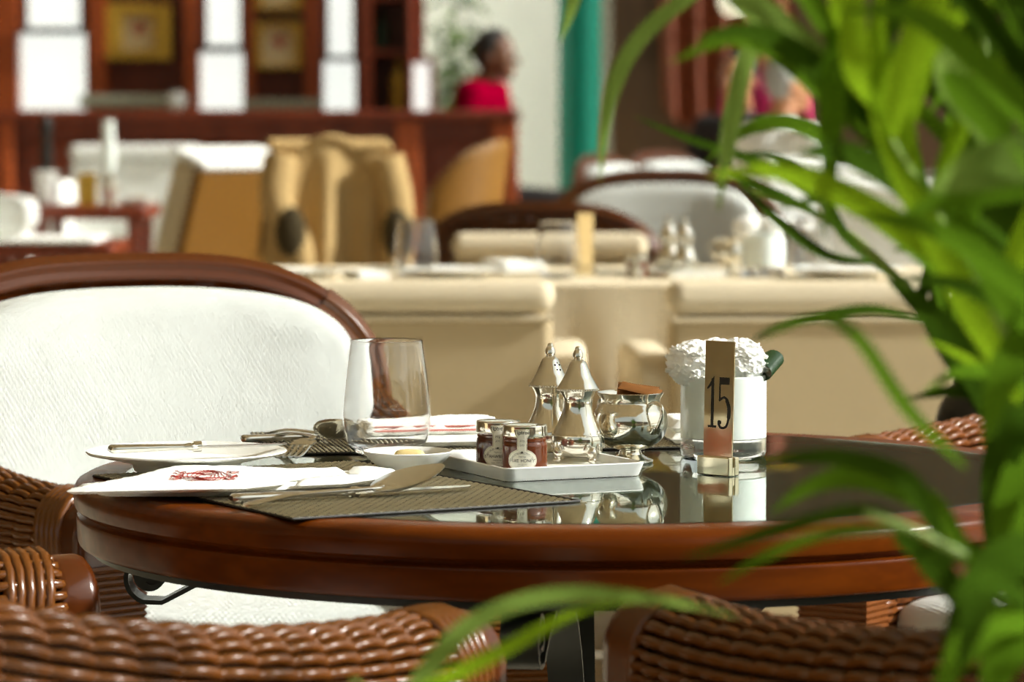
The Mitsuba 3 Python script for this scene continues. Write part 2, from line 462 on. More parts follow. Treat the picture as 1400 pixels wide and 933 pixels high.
struct('trim_1', pxbox(823, 836, -180, 400, 20.9, 0.1), 'm_grey_strip')
t = thing('curtain', 'orange brown gathered curtain hanging on the dark brown wall', 'curtain')
xs = np.linspace(at(895, 0, 20.8)[0], at(1080, 0, 20.8)[0], 160)
top_ = np.stack([xs, 20.82 + .035 * np.sin(xs * 42), np.full(160, 2.4)], 1)
bot = np.stack([xs * 1.0 + .05, 20.82 + .05 * np.sin(xs * 42 + .4), 1.12 - .35 * ((xs - xs[0]) / (xs[-1] - xs[0])) ** .5], 1)
def ribbon(rows, thick_dir=(0, .012, 0)):
    """A sheet through rows of points, with thickness."""
    rows = np.asarray(rows)
    n, m = rows.shape[:2]
    i, j = np.meshgrid(np.arange(n - 1), np.arange(m - 1), indexing='ij')
    q = np.stack([i * m + j, i * m + j + 1, (i + 1) * m + j + 1, (i + 1) * m + j], -1).reshape(-1, 4)
    v = np.vstack([rows.reshape(-1, 3), rows.reshape(-1, 3) + np.asarray(thick_dir)])
    e = []
    N = n * m
    for c in ([(0, j) for j in range(m)], [(i, m - 1) for i in range(n)], [(n - 1, j) for j in range(m - 1, -1, -1)], [(i, 0) for i in range(n - 1, -1, -1)]):
        ids = [i * m + j for i, j in c]
        e += [[a, b, b + N, a + N] for a, b in zip(ids[:-1], ids[1:])]
    q = np.vstack([q[:, ::-1], q + N, np.array(e)])
    mm = trimesh.Trimesh(v, np.vstack([q[:, [0, 1, 2]], q[:, [0, 2, 3]]]), process=False)
    trimesh.repair.fix_normals(mm)
    return mm


put(t, 'fabric', ribbon([top_ * (1 - s) + bot * s for s in np.linspace(0, 1, 24)]), 'm_orange_wall', smooth=True)
put(t, 'rail', tube(np.array([[xs[0] - .05, 20.83, 2.42], [xs[-1] + .05, 20.83, 2.42]]), .018, 12, up=(0, 1, .1)), 'm_gold')
t = thing('wall_lamp', 'round white glowing wall lamp cut by the top edge of the photo', 'lamp')
c = at(1004, 2, 20.6)
put(t, 'globe', sphere(c, .085, 3), 'm_white', emitter={'type': 'area', 'radiance': rgb((.14, .125, .085))}, smooth=True)
put(t, 'bracket', cat(tube(np.array([[c[0], 20.68, c[2]], [c[0], 21.0, c[2]]]), .014, 10), tube(np.array([[c[0], 20.97, c[2] - .06], [c[0], 20.97, c[2] + .06]]), .03, 12, up=(0, 1, 0))), 'm_gold')

# ------------------------------------------------------------------ wicker
def weave(S, rows, cols, r, amp, sides=5, per=5, shift=0.11, seed=0):
    """Woven strands over the surface S(u, v) -> (points, normals): a list with one tube per row."""
    n = cols * per + 1
    u = np.linspace(0, 1, n)
    rs = R(seed)
    out = []
    for i in range(rows):
        v = np.full(n, (i + .5) / rows)
        p, nn = S(u, v)
        ph = (u * cols + i * shift) % 1.0
        d = amp * (np.sin(np.pi * ph) ** 0.6) + rs.normal(0, .0003)
        out.append(tube(p + nn * d[:, None], r * (1 + .06 * rs.normal()), sides, up=(0.02, 0.03, 1.0) if True else None))
    return out


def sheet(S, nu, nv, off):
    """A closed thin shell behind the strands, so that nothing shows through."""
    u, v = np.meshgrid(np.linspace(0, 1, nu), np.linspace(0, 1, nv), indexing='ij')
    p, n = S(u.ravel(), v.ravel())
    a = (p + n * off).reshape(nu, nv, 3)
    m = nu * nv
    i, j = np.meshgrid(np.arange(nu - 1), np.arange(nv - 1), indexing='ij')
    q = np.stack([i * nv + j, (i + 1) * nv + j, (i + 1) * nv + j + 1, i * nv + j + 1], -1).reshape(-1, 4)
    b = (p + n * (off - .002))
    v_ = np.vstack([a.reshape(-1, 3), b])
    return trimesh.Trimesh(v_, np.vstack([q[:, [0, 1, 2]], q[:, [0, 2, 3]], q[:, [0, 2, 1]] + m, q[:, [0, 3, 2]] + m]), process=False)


AW = 0.036                                                     # half width of an arm


def arm_path(side, u):
    x = side * (0.292 - 0.035 * u ** 2.0 + 0.022 * np.sin(np.pi * u))
    y = -0.23 + 0.50 * u
    return np.stack([x, y], -1)


def arm_top(u, z0, z1):
    return z1 + (z0 - z1) * (1 - u) ** 2.2


def arm_surface(side, z0, z1, low=0.36):
    zin = 0.50

    def S(u, v):
        u, v = np.asarray(u, float), np.asarray(v, float)
        c = arm_path(side, u)
        dp = (arm_path(side, np.clip(u + 1e-3, 0, 1)) - arm_path(side, np.clip(u - 1e-3, 0, 1)))
        dp /= np.linalg.norm(dp, axis=-1, keepdims=True)
        o = np.stack([dp[:, 1], -dp[:, 0]], -1) * side             # outward
        zt = arm_top(u, z0, z1)
        a, b = zt - AW - zin, zt - AW - low
        L = a + np.pi * AW + b
        s = v * L
        ang = np.clip((s - a) / AW, 0, np.pi)
        q = -np.cos(ang)
        h = np.where(s < a, zin + s, np.where(s < a + np.pi * AW, zt - AW + AW * np.sin(ang), zt - AW - (s - a - np.pi * AW)))
        p = np.stack([c[:, 0] + o[:, 0] * q * AW, c[:, 1] + o[:, 1] * q * AW, h], -1)
        up = np.where((s < a) | (s > a + np.pi * AW), 0.0, np.sin(ang))
        n = np.stack([o[:, 0] * q, o[:, 1] * q, up], -1)
        return p, n / np.linalg.norm(n, axis=-1, keepdims=True)
    return S


def crest_xz(t, w=0.33, ztop=0.899):
    """The arched crest from one side (t = -1) to the other (t = 1): a superellipse walked evenly."""
    a = np.linspace(-np.pi / 2, np.pi / 2, 721)
    x = w * np.sign(np.sin(a)) * np.abs(np.sin(a)) ** (2 / 3.2)
    z = ztop - .2 + .2 * np.abs(np.cos(a)) ** (2 / 2.2)
    s = np.concatenate([[0], np.cumsum(np.hypot(np.diff(x), np.diff(z)))])
    s = s / s[-1] * 2 - 1
    return np.interp(t, s, x), np.interp(t, s, z)


def back_y(x, w=0.33):
    return -0.30 + 0.055 * (np.abs(x) / w) ** 2


def wicker_chair(label, pos, facing, group=None, mat='m_wicker', detail=2, strands=(), cushion=True, back_cushion=True, z_arm=(0.75, 0.715), scale=1.0, name='wicker_armchair'):
    M = frame(pos, facing)
    M[:3, :3] *= scale
    t = thing(name, label, 'armchair', group)
    z0, z1 = z_arm
    rows, cols, per, sd = ((62, 14, 8, 6), (58, 18, 5, 5), (34, 10, 3, 4))[2 - detail] if detail < 3 else (62, 20, 6, 6)
    for side in (-1, 1):
        S = arm_surface(side, z0, z1)
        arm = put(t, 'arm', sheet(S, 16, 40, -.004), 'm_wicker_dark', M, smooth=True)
        ws = weave(S, rows, cols, .0047 * 62 / rows if detail < 2 else .0046, .0066, sd, per, .05, 3 + side)
        if side in strands:
            for w in ws:
                put(arm, 'strand', w, mat, M, smooth=True)
        else:
            put(arm, 'weave', cat(*ws), mat, M, smooth=True, kind='stuff')
        if detail > 0:                                         # strands bound slantwise round the arm's front end
            for q in range(5):
                v = np.linspace(.06, .96, 34)
                u = np.clip(.90 + .018 * q - .035 * np.cos(np.pi * v * 1.6), 0, 1)
                p, n = S(u, v)
                put(arm, 'binding', tube(p + n * .0065, .0065, 7, up=(.1, .9, .2)), mat, M, smooth=True)
        c = arm_path(side, np.array([1.0]))[0]
        d = arm_path(side, np.array([1.0]))[0] - arm_path(side, np.array([.96]))[0]
        d /= np.linalg.norm(d)
        zt = arm_top(1.0, z0, z1) + .004
        sph = Manifold.sphere(.012, 12)
        hw = AW + .008
        pts = []
        for yo in (.004, .024):
            for an in np.linspace(0, np.pi, 13):
                pts.append((math.cos(an) * (hw - .012), yo, zt - hw + math.sin(an) * (hw - .012)))
            for sx in (-1, 1):
                pts.append((sx * (hw - .014), yo, .012))
        post = Manifold.batch_hull([sph.translate(p) for p in pts])
        Mp = M @ basis([c[0], c[1], 0], [d[1], -d[0], 0], [d[0], d[1], 0], [0, 0, 1])
        put(t, 'front_post', post, 'm_chair_wood', Mp)
        if detail > 0:                                         # wrapped lower leg
            w = []
            for zz in np.arange(.06, .60, .0075):
                pr_ = np.array([[-hw, -.012], [hw, -.012], [hw, .040], [-hw, .040]]) * 1.0
                w.append(tube(np.array([[x, y, zz] for x, y in np.vstack([pr_, pr_[:1]])]), .0036, 4))
            put(t, 'leg_wrap', cat(*w), mat, Mp, smooth=False, kind='stuff')
        rl = np.array([[side * .285, -.25, z0 - .02], [side * .285, -.26, .4], [side * .29, -.30, 0.0]])
        put(t, 'rear_leg', tube(rl, [.024, .024, .018], 12, up=(0, 1, 0)), 'm_chair_wood', M)
    # woven back
    def SB(u, v):
        x = (np.asarray(u) - .5) * .60
        zc = np.interp(x, *crest_xz(np.linspace(-1, 1, 201))) - .025
        z = .40 + np.asarray(v) * (zc - .40)
        p = np.stack([x, back_y(x), z], -1)
        nx = -2 * .055 * x / .33 ** 2
        n = np.stack([nx, np.ones_like(x), x * 0], -1)
        return p, n / np.linalg.norm(n, axis=-1, keepdims=True)
    def SBr(u, v):
        p, n = SB(u, v)
        return p - n * .012, -n
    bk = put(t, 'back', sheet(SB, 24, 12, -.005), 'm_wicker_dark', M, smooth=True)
    rb, cb = (54, 22) if detail > 0 else (34, 12)
    put(bk, 'weave', cat(*weave(SB, rb, cb, .0044 * 54 / rb, .004, 4, 4, .5, 8), *weave(SBr, rb, cb, .0044 * 54 / rb, .004, 4, 4, .5, 9)), mat, M, smooth=True, kind='stuff')
    # crest
    tt = np.linspace(-1, 1, 90)
    x, z = crest_xz(tt)
    cp = np.stack([x, back_y(x), z - .0], 1)
    a = np.linspace(0, 2 * np.pi, 42, endpoint=False)
    rr = .0185 * (1 + .13 * np.cos(6 * a + .6))
    put(t, 'crest_rail', sweep(np.stack([rr * np.cos(a) * 1.1, rr * np.sin(a)], 1), cp, up=(0, 1, .0)), 'm_chair_wood', M, smooth=50)
    if detail > 0:
        for s in (-1, 1):
            te = np.linspace(.60, 1.0, 20) * s
            x, z = crest_xz(te)
            put(t, 'crest_sleeve', sweep(np.stack([rr * np.cos(a) * 1.22, rr * np.sin(a) * 1.2], 1), np.stack([x, back_y(x), z], 1), up=(0, 1, 0)), 'm_wicker_b', M, smooth=50)
        tb = np.linspace(-.62, .62, 260)
        x, z = crest_xz(tb)
        for ph in (0, 2.1, 4.2):
            put(t, 'braid', tube(np.stack([x, back_y(x) + .020 + .006 * np.sin(np.linspace(0, 44 * np.pi, 260) + ph), z - .034 + .008 * np.cos(np.linspace(0, 22 * np.pi, 260) + ph)], 1), .0058, 6), mat, M, smooth=True)
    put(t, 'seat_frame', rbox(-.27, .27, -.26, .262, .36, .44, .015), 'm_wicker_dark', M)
    def SA(u, v):
        x = (np.asarray(u) - .5) * .44
        return np.stack([x, x * 0 + .268, .30 + np.asarray(v) * .14], -1), np.stack([x * 0, x * 0 + 1, x * 0], -1)
    ap = weave(SA, 17, 16, .0042, .004, 5, 5, .5, 4)
    put(t, 'apron', cat(*ap), mat, M, smooth=True, kind='stuff')
    if cushion:
        cu = squad(.50, .50, .115, .45, .28, 64, 24)
        put(t, 'seat_cushion', cu, 'm_cushion', basis(M[:3, :3] @ [0, -.005, .492] + M[:3, 3], *(M[:3, i] for i in range(3))), smooth=True)
    if back_cushion:
        cu = squad(.555, .13, .395, .40, .50, 96, 48)
        v = cu.vertices
        v = v[:, [0, 1, 2]]
        # rounder at the top corners, pillowed, gently dented
        xx, zz = v[:, 0] / .275, v[:, 2] / .21
        v[:, 2] += .022 * (1 - xx ** 2) * (zz > 0) * zz
        v[:, 1] += .010 * (meshkit.fbm(np.stack([v[:, 0] * 9, v[:, 1] * 4, v[:, 2] * 9], 1), 3, 5) - .5) * 2
        v[:, 1] += back_y(v[:, 0]) + .085 - .05 * v[:, 2] / .21 * .6
        v[:, 2] += .662
        put(t, 'back_cushion', trimesh.Trimesh(v, cu.faces, process=False), 'm_cushion', M, smooth=True)
    return t


wicker_chair('brown wicker armchair with arched crest rail and big white back cushion, at the left', [-.225 - .012, 4.20, 0] + np.array([-.45, .89, 0]) * .27, (.45, -.89), detail=2, z_arm=(.75, .675))
wicker_chair('brown wicker armchair nearest the lower left corner, seen over its thick woven arm', np.array([-.22, 3.125, 0]) - np.array([.72, .7, 0]) * .29, (.72, .70), detail=2, strands=(1,), back_cushion=False, z_arm=(.765, .705), mat='m_wicker')
wicker_chair('brown wicker armchair at the lower right, its rounded arm end below the table edge', np.array([.325, 3.06, 0]) - np.array([-.55, .835, 0]) * .29, (-.55, .835), detail=2, strands=(-1,), z_arm=(.75, .722), mat='m_wicker_b')
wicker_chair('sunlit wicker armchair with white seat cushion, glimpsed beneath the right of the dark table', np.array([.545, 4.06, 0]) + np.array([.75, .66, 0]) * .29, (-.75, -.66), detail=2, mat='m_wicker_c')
wicker_chair('dark wicker armchair seen from behind beyond the beige set table', [.13, 9.5, 0], (.25, .97), detail=1, scale=.94, mat='m_wicker_b', back_cushion=False)
wicker_chair('wicker armchair with bright white back cushion right of the dark wicker chair back', [.40, 10.4, 0], (-.15, -.99), detail=1, mat='m_wicker')
wicker_chair('small far wicker chair with white cushion beside the teal column', [.62, 15.6, 0], (.9, -.44), detail=0, mat='m_wicker', scale=.97)
wicker_chair('far wicker chair with white cushion left of the people at the brown wall', [.88, 16.4, 0], (.8, -.6), detail=0, mat='m_wicker', scale=.97)

# ------------------------------------------------------------------ the table in front
TC = np.array([0.0716, 3.634])
TR, TOP = 0.50, 0.75
table = thing('round_dining_table', 'round dark varnished wooden dining table with stepped rim and glass top', 'table')
MT = frame([TC[0], TC[1], 0])
zr = TOP - .0006
rim = [(.452, TOP - .008), (.452, zr), (.482, zr + .0005), (.490, zr - .001), (.4965, zr - .0045), (.4995, zr - .010), (.5, zr - .016), (.4985, TOP - .0265), (.496, TOP - .0285), (.4915, TOP - .0300),
       (.4905, TOP - .0325), (.4925, TOP - .0345), (.4960, TOP - .0352), (.4970, TOP - .038), (.4960, TOP - .059), (.4945, TOP - .0625), (.490, TOP - .0645), (.45, TOP - .0645), (.45, TOP - .03), (.452, TOP - .008)]
put(table, 'rim', lathe(rim, 200), 'm_table_wood', MT, smooth=35)
put(table, 'bed', lathe([(0, TOP - .040), (.451, TOP - .040), (.451, TOP - .0085), (0, TOP - .0085)], 120), 'm_table_bed', MT)
put(table, 'glass_top', lathe([(0, TOP - .0075), (.4505, TOP - .0075), (.4515, TOP - .006), (.4515, TOP - .001), (.4505, TOP), (0, TOP)], 160), 'm_table_glass', MT, smooth=30)
put(table, 'under_frame', lathe([(.40, TOP - .072), (.482, TOP - .072), (.482, TOP - .0645), (.40, TOP - .0645), (.40, TOP - .072)], 120), 'm_iron', MT)
put(table, 'leg_ring', lathe([(.118, .36), (.150, .36), (.150, .40), (.118, .40), (.118, .36)], 60), 'm_iron', MT)
band = np.array([[-.017, -.0022], [.017, -.0022], [.017, .0022], [-.017, .0022]])
for i, az in enumerate([-1.716, .05, 1.60, 3.12]):
    th = np.linspace(0, 2.2 * np.pi, 60)
    rad = .027 - .0026 * th
    cz, cr = .6475, .428
    spiral = np.stack([cr + rad * np.cos(1.5 * np.pi + th), cz + rad * np.sin(1.5 * np.pi + th)], 1)[::-1]
    leg = smooth_curve([[.42, 0.006], [.30, .04], [.17, .20], [.118, .38], [.135, .55], [.20, .640], [.29, .664], [.36, .648], [cr - .012, cz - .0265]], 50)
    pth = np.vstack([spiral[::-1][:0], leg, spiral[::-1][2:]])
    p3 = np.stack([pth[:, 0], pth[:, 0] * 0, pth[:, 1]], 1)
    c, s = math.cos(az), math.sin(az)
    Ml = MT @ np.array([[c, -s, 0, 0], [s, c, 0, 0], [0, 0, 1, 0], [0, 0, 0, 1.0]])
    lg = put(table, 'scroll_leg', sweep(band, p3, up=(0.013, 0, 1.0) if False else (0, 1, 0)) if False else sweep(band[:, ::-1], p3, up=(0, 1, 0)), 'm_iron', Ml, smooth=40)
    put(lg, 'scroll_boss', trimesh.creation.cylinder(.0155, .030, transform=trimesh.transformations.translation_matrix([cr, 0, cz]) @ trimesh.transformations.rotation_matrix(math.pi / 2, [1, 0, 0])), 'm_iron', Ml)

# ------------------------------------------------------------------ laid on the table
def mat_thing(label, corner, u, v, lu, lv):
    u, v = np.asarray(u, float) / np.linalg.norm(u), np.asarray(v, float) / np.linalg.norm(v)
    n = 40
    a, b = np.meshgrid(np.linspace(0, lu, n), np.linspace(0, lv, n), indexing='ij')
    z = TOP + .0012 + 0 * a
    t = thing('placemat', label, 'placemat')
    m = ribbon(np.stack([corner[0] + a * u[0] + b * v[0], corner[1] + a * u[1] + b * v[1], z], -1), (0, 0, -.0010))
    put(t, 'backing', m, 'm_mat_dark', smooth=False)
    pitch, ms = .0050, [[], []]
    for i in range(int(lu / pitch)):
        q = np.linspace(0, lv, int(lv / .0017))
        h = .0013 * np.abs(np.sin(np.pi * (q / .012 + .5 * (i % 2)))) ** .8
        for k, (o, hh) in enumerate(((.0013, h), (.0038, .0006 - h * .4))):
            o = o + i * pitch
            ms[k].append(tube(np.column_stack([corner[0] + o * u[0] + q * v[0], corner[1] + o * u[1] + q * v[1], TOP + .0010 + hh]), .00120, 4))
    put(t, 'weave', cat(*ms[0]), 'm_mat_light', smooth=True, kind='stuff')
    put(t, 'weave', cat(*ms[1]), 'm_mat_dark', smooth=True, kind='stuff')
    ed = [corner, corner + u * lu, corner + u * lu + v * lv, corner + v * lv, corner]
    put(t, 'hem', tube(np.array([[*e, TOP + .0014] for e in ed]), .0013, 6), 'm_mat_dark', smooth=False)
    return t


pr('m_mat_dark', (0.018, 0.015, 0.010), 0.5)
pr('m_mat_light', (0.58, 0.54, 0.41), 0.35)
mat_thing('dark grey woven placemat at the front left of the table, under the folded napkin', np.array([-.19, 3.205]), (.866, .5), (-.5, .866), .29, .43)
mat_thing('dark grey woven placemat at the far edge of the table, behind the stemless glass', np.array([-.243, 3.800]), (.97, .17), (-.17, .97), .44, .245)

# wine glass
gp = smooth_curve([(.024, .0), (.034, .004), (.0425, .018), (.0458, .038), (.0448, .058), (.0415, .088), (.0373, .1165)], 44)
inner = gp[::-1].copy()
inner[:, 0] -= .0021
inner = inner[inner[:, 1] > .012]
prof = np.vstack([[0, .0006], gp, [[.0368, .1172]], inner, [[inner[-1, 0] * .8, .0098], [inner[-1, 0] * .5, .0084], [0, .0078]]])
solo('stemless_glass', lathe(prof, 96), 'm_glass', 'clear stemless wine glass standing by the small white dish', 'glass', M=frame([-.128, 3.775, TOP + .0034]), smooth=60)


# bread plate with its knife
def plate_prof(r, foot=.55, h=.020):
    return [(0, .006), (foot * r - .006, .006), (foot * r - .004, 0), (foot * r, 0), (foot * r + .003, .0075), (r * .80, h * .66), (r * .985, h - .0028), (r, h - .0012), (r * .99, h), (r * .82, h * .80), (r * .68, h * .60), (r * .55, h * .53), (0, h * .53)]


PL = [-.318, 3.612, TOP + .0040]
solo('bread_plate', lathe(plate_prof(.098, .52, .0195), 96), 'm_china', 'round white bread plate on a foot, carrying a knife, left of the glass', 'plate', M=frame(PL), smooth=50)


def knife(label, p0, p1, handle=.45, lift=0.0, group=None):
    """Table knife from the handle's end p0 to the tip p1."""
    p0, p1 = np.asarray(p0, float), np.asarray(p1, float)
    L = np.linalg.norm(p1 - p0)
    x = (p1 - p0) / L
    y = np.cross([0, 0, 1], x)
    y /= np.linalg.norm(y)
    M = basis(p0, x, y, np.cross(x, y))
    t = thing('table_knife', label, 'knife', group)
    n = 40
    s = np.linspace(0, handle * L, n)
    q = s / (handle * L)
    w = np.interp(q, [0, .02, .05, .5, .86, .92, 1], [.55, .92, 1, .80, .60, .85, .55])
    a = np.linspace(0, 2 * np.pi, 16, endpoint=False)
    pf = np.stack([.0090 * np.sign(np.cos(a)) * np.abs(np.cos(a)) ** .6, .0042 * np.sign(np.sin(a)) * np.abs(np.sin(a)) ** .6], 1)
    put(t, 'handle', sweep(pf, np.stack([s, 0 * s, 0 * s + .0043], 1), scale=np.stack([w, w], 1)), 'm_steel', M, smooth=40)
    put(t, 'collar', tube(np.array([[handle * L - .004, 0, .0043], [handle * L + .004, 0, .0043]]), .0052, 14), 'm_steel', M)
    bl = sg.Polygon([(handle * L, -.004), (handle * L + .01, -.0075), (L - .03, -.0085), (L - .006, -.003), (L, .004), (L - .02, .0075), (handle * L, .006)]).buffer(.001)
    put(t, 'blade', prism(bl, .0030, .0044), 'm_steel', M)
    return t


def spoon_head(L, W, D):
    u, v = np.meshgrid(np.linspace(0, 1, 26), np.linspace(-1, 1, 17), indexing='ij')
    w = W * np.sin(np.pi * np.clip(u, .02, .985)) ** .55 * (1 - .18 * u)
    x, y = u * L, v * w
    prof = (1 - v ** 2) * np.sin(np.pi * np.clip(u, 0, 1)) ** .8
    z = -D * prof
    return ribbon(np.stack([x, y, z], -1), (0, 0, -.0011))


def spoon(label, p0, p1, p2, group=None, roll=0.0, mat='m_steel'):
    """Handle from p0 to the neck p1, the bowl on to p2."""
    t = thing('spoon', label, 'spoon', group)
    p0, p1, p2 = (np.asarray(p, float) for p in (p0, p1, p2))
    pts = smooth_curve([p0, p0 * .6 + p1 * .4 + [0, 0, .004], p1 + [0, 0, .001], p1 * .85 + p2 * .15], 40)
    q = np.linspace(0, 1, 40)
    put(t, 'handle', sweep(circle(1, 12), pts, scale=np.stack([np.interp(q, [0, .03, .12, .7, 1], [.004, .0085, .0075, .0032, .0036]), np.interp(q, [0, .1, 1], [.0014, .0017, .0018])], 1)), mat, smooth=40)
    x = p2 - p1
    L = np.linalg.norm(x)
    x /= L
    y = np.cross([0, 0, 1], x)
    y /= np.linalg.norm(y)
    z = np.cross(x, y)
    y, z = y * math.cos(roll) + z * math.sin(roll), -y * math.sin(roll) + z * math.cos(roll)
    put(t, 'bowl', spoon_head(L, .0205, .0085), mat, basis(p1, x, y, z), smooth=50)
    return t


def fork(label, p0, p1, p2, group=None, mat='m_steel'):
    """Handle from p0 to the neck p1, tines on to p2."""
    t = thing('fork', label, 'fork', group)
    p0, p1, p2 = (np.asarray(p, float) for p in (p0, p1, p2))
    pts = smooth_curve([p0, p0 * .6 + p1 * .4 + [0, 0, .004], p1 + [0, 0, .001], p1 * .8 + p2 * .2], 40)
    q = np.linspace(0, 1, 40)
    put(t, 'handle', sweep(circle(1, 12), pts, scale=np.stack([np.interp(q, [0, .03, .12, .7, .9, 1], [.004, .008, .007, .003, .006, .0095]), np.interp(q, [0, .1, 1], [.0014, .0017, .0016])], 1)), mat, smooth=40)
    x = p2 - p1
    L = np.linalg.norm(x)
    x /= L
    y = np.cross([0, 0, 1], x)
    y /= np.linalg.norm(y)
    M = basis(p1, x, y, np.cross(x, y))
    put(t, 'head', prism(sg.Polygon([(L * .12, -.005), (L * .22, -.0105), (L * .42, -.011), (L * .42, .011), (L * .22, .0105), (L * .12, .005)]).buffer(.0008), -.0012, .0012), mat, M)
    for i in range(4):
        yy = -.0093 + i * .0062
        s = np.linspace(L * .40, L, 14)
        put(t, 'tine', tube(np.stack([s, 0 * s + yy, -.004 * np.sin(np.pi * (s / L - .4) / .6) + 0 * s], 1), np.linspace(.0018, .0011, 14), 8), mat, M)
    return t


# plate knife rests across the rim
zrim = PL[2] + .0200
knife('silver knife lying across the white bread plate', [at(142, 622, 3.53)[0], 3.575, zrim - .0006], [at(388, 622, 3.58)[0], 3.635, zrim - .0006], .49)
knife('silver knife in front of the folded napkin, handle towards the table edge', [-.252, 3.315, TOP + .0034], [-.037, 3.425, TOP + .0034], .50)
spoon('silver spoon at the front of the table, its bowl tipped up beside the small dish', [-.236, 3.268, TOP + .0068], [-.128, 3.362, TOP + .0110], [-.0635, 3.412, TOP + .0290], roll=.22)
fork('silver fork between plate and glass, tines pointing at the napkin', [-.255, 3.955, TOP + .006], [-.205, 3.79, TOP + .020], [-.228, 3.705, TOP + .0075])
spoon('dark silver spoon resting its bowl high beside the stemless glass', [-.262, 3.99, TOP + .006], [-.205, 3.915, TOP + .012], [-.166, 3.855, TOP + .030], roll=-.5)
knife('dark dessert knife lying at the far left of the rear placemat', [-.285, 3.905, TOP + .0034], [-.135, 3.975, TOP + .0034], .5)


# folded napkins
def napkin_layer(outline, z0, th, amp, seed, fold=None, n=60):
    """A soft slab over the outline polygon (x, y)."""
    poly = sg.Polygon(outline).buffer(-.004).buffer(.004)
    x0, y0, x1, y1 = poly.bounds
    pts = np.array(poly.exterior.segmentize(.006).coords)[:-1]
    g = np.stack(np.meshgrid(np.arange(x0, x1, .006), np.arange(y0, y1, .006)), -1).reshape(-1, 2)
    inside = shapely.contains_xy(poly.buffer(-.004), g[:, 0], g[:, 1])
    g = g[inside]
    from scipy.spatial import Delaunay
    allp = np.vstack([pts, g])
    tri = Delaunay(allp).simplices
    c = allp[tri].mean(1)
    tri = tri[shapely.contains_xy(poly, c[:, 0], c[:, 1])]
    d = shapely.distance(shapely.points(allp), poly.exterior)
    edge = np.clip(d / .006, 0, 1)
    hgt = np.sqrt(np.clip(1 - (1 - edge) ** 2, 0, 1))
    wv = amp * (meshkit.fbm(np.stack([allp[:, 0] * 22, allp[:, 1] * 22, allp[:, 0] * 0 + seed], 1), 3, seed) - .4)
    base = z0(allp) if callable(z0) else np.full(len(allp), z0)
    topz, botz = base + th * (.5 + .5 * hgt) + wv * hgt, base + th * (.5 - .5 * hgt)
    e1, e2, e3 = allp[tri[:, 0]], allp[tri[:, 1]], allp[tri[:, 2]]
    ccw = ((e2[:, 0] - e1[:, 0]) * (e3[:, 1] - e1[:, 1]) - (e2[:, 1] - e1[:, 1]) * (e3[:, 0] - e1[:, 0])) > 0
    tri = np.where(ccw[:, None], tri, tri[:, ::-1])
    N = len(allp)
    v = np.vstack([np.column_stack([allp, topz]), np.column_stack([allp, botz])])
    f = np.vstack([tri, tri[:, ::-1] + N])
    # walls between the two skins along the outline
    k = len(pts)
    i = np.arange(k)
    j = (i + 1) % k
    orient = sg.Polygon(pts).exterior.is_ccw
    q = np.stack([i, j, j + N, i + N], 1) if not orient else np.stack([j, i, i + N, j + N], 1)
    f = np.vstack([f, q[:, [0, 1, 2]], q[:, [0, 2, 3]]])
    m = trimesh.Trimesh(v, f, process=False)
    return m, lambda x, y: float(np.interp(0, [0], [0]))


nz = TOP + .0036
napkin = thing('folded_napkin', 'folded white linen napkin with red embroidered crest, front left of the table', 'napkin')
P = lambda px, py, z=0.0: (lambda Y: ((px - 700) * Y / F_PX / 1.0, Y))((CAM_Z - TOP - z) * F_PX / (py - 140))
low = [P(100, 680), P(140, 687), P(280, 687), P(392, 682), P(470, 676), P(552, 664, .004), P(556, 652, .006), P(500, 646, .010), P(240, 648, .010)]
up_ = [P(84, 671, .0155), P(112, 671, .0155), P(250, 668, .0155), P(330, 667, .0155), P(388, 661, .0155), P(396, 655, .0155), P(470, 650, .0155), P(470, 642, .0155), P(238, 638, .0155), P(190, 650, .0155)]
right = [P(402, 663, .0155), P(470, 660, .0155), P(540, 650, .0155), P(548, 645, .0155), P(530, 641, .0155), P(476, 640, .0155), P(478, 651, .0155), P(404, 658, .0155)]
put(napkin, 'lower_fold', napkin_layer(low, nz, .0075, .003, 2)[0], 'm_napkin', smooth=60)
put(napkin, 'upper_fold', napkin_layer(up_, nz + .0070, .0055, .006, 5)[0], 'm_napkin', smooth=60)
put(napkin, 'end_fold', napkin_layer(right, nz + .0066, .0060, .006, 9)[0], 'm_napkin', smooth=60)
# the embroidered crest: a shield-like oval of looping red threads with leaves left and right
cx, cy = P(277, 655, .0155)
thr = []
zt = nz + .0151
rs = R(4)
for q in range(5):
    a = np.linspace(0, 2 * np.pi, 60)
    k1 = .021 - .0035 * q
    thr.append(np.stack([cx + k1 * np.cos(a) * (1 + .10 * np.cos(7 * a + q)), cy + k1 * 1.7 * np.sin(a) * (1 + .12 * np.sin(5 * a + q)), 0 * a], 1))
for s in (-1, 1):
    for q in range(7):
        a = np.linspace(0, 1, 16)
        ang = -.9 + q * .3
        bx, by = cx + s * (.017 + .003 * math.cos(ang)), cy + .034 * math.sin(ang)
        thr.append(np.stack([bx + s * a * .011, by + .007 * a * math.sin(ang * 2 + q) + .004 * np.sin(a * 9), 0 * a], 1))
def napkin_z(p, base, th, amp, seed):
    return base + th + amp * (meshkit.fbm(np.stack([p[:, 0] * 22, p[:, 1] * 22, p[:, 0] * 0 + seed], 1), 3, seed) - .4)
ms = []
for c in thr:
    c[:, 2] = napkin_z(c, nz + .0070, .0055, .006, 5) + .0004
    ms.append(tube(c, .00042, 5))
put(napkin, 'crest', cat(*ms), 'm_red_thread', label='red embroidered crest')

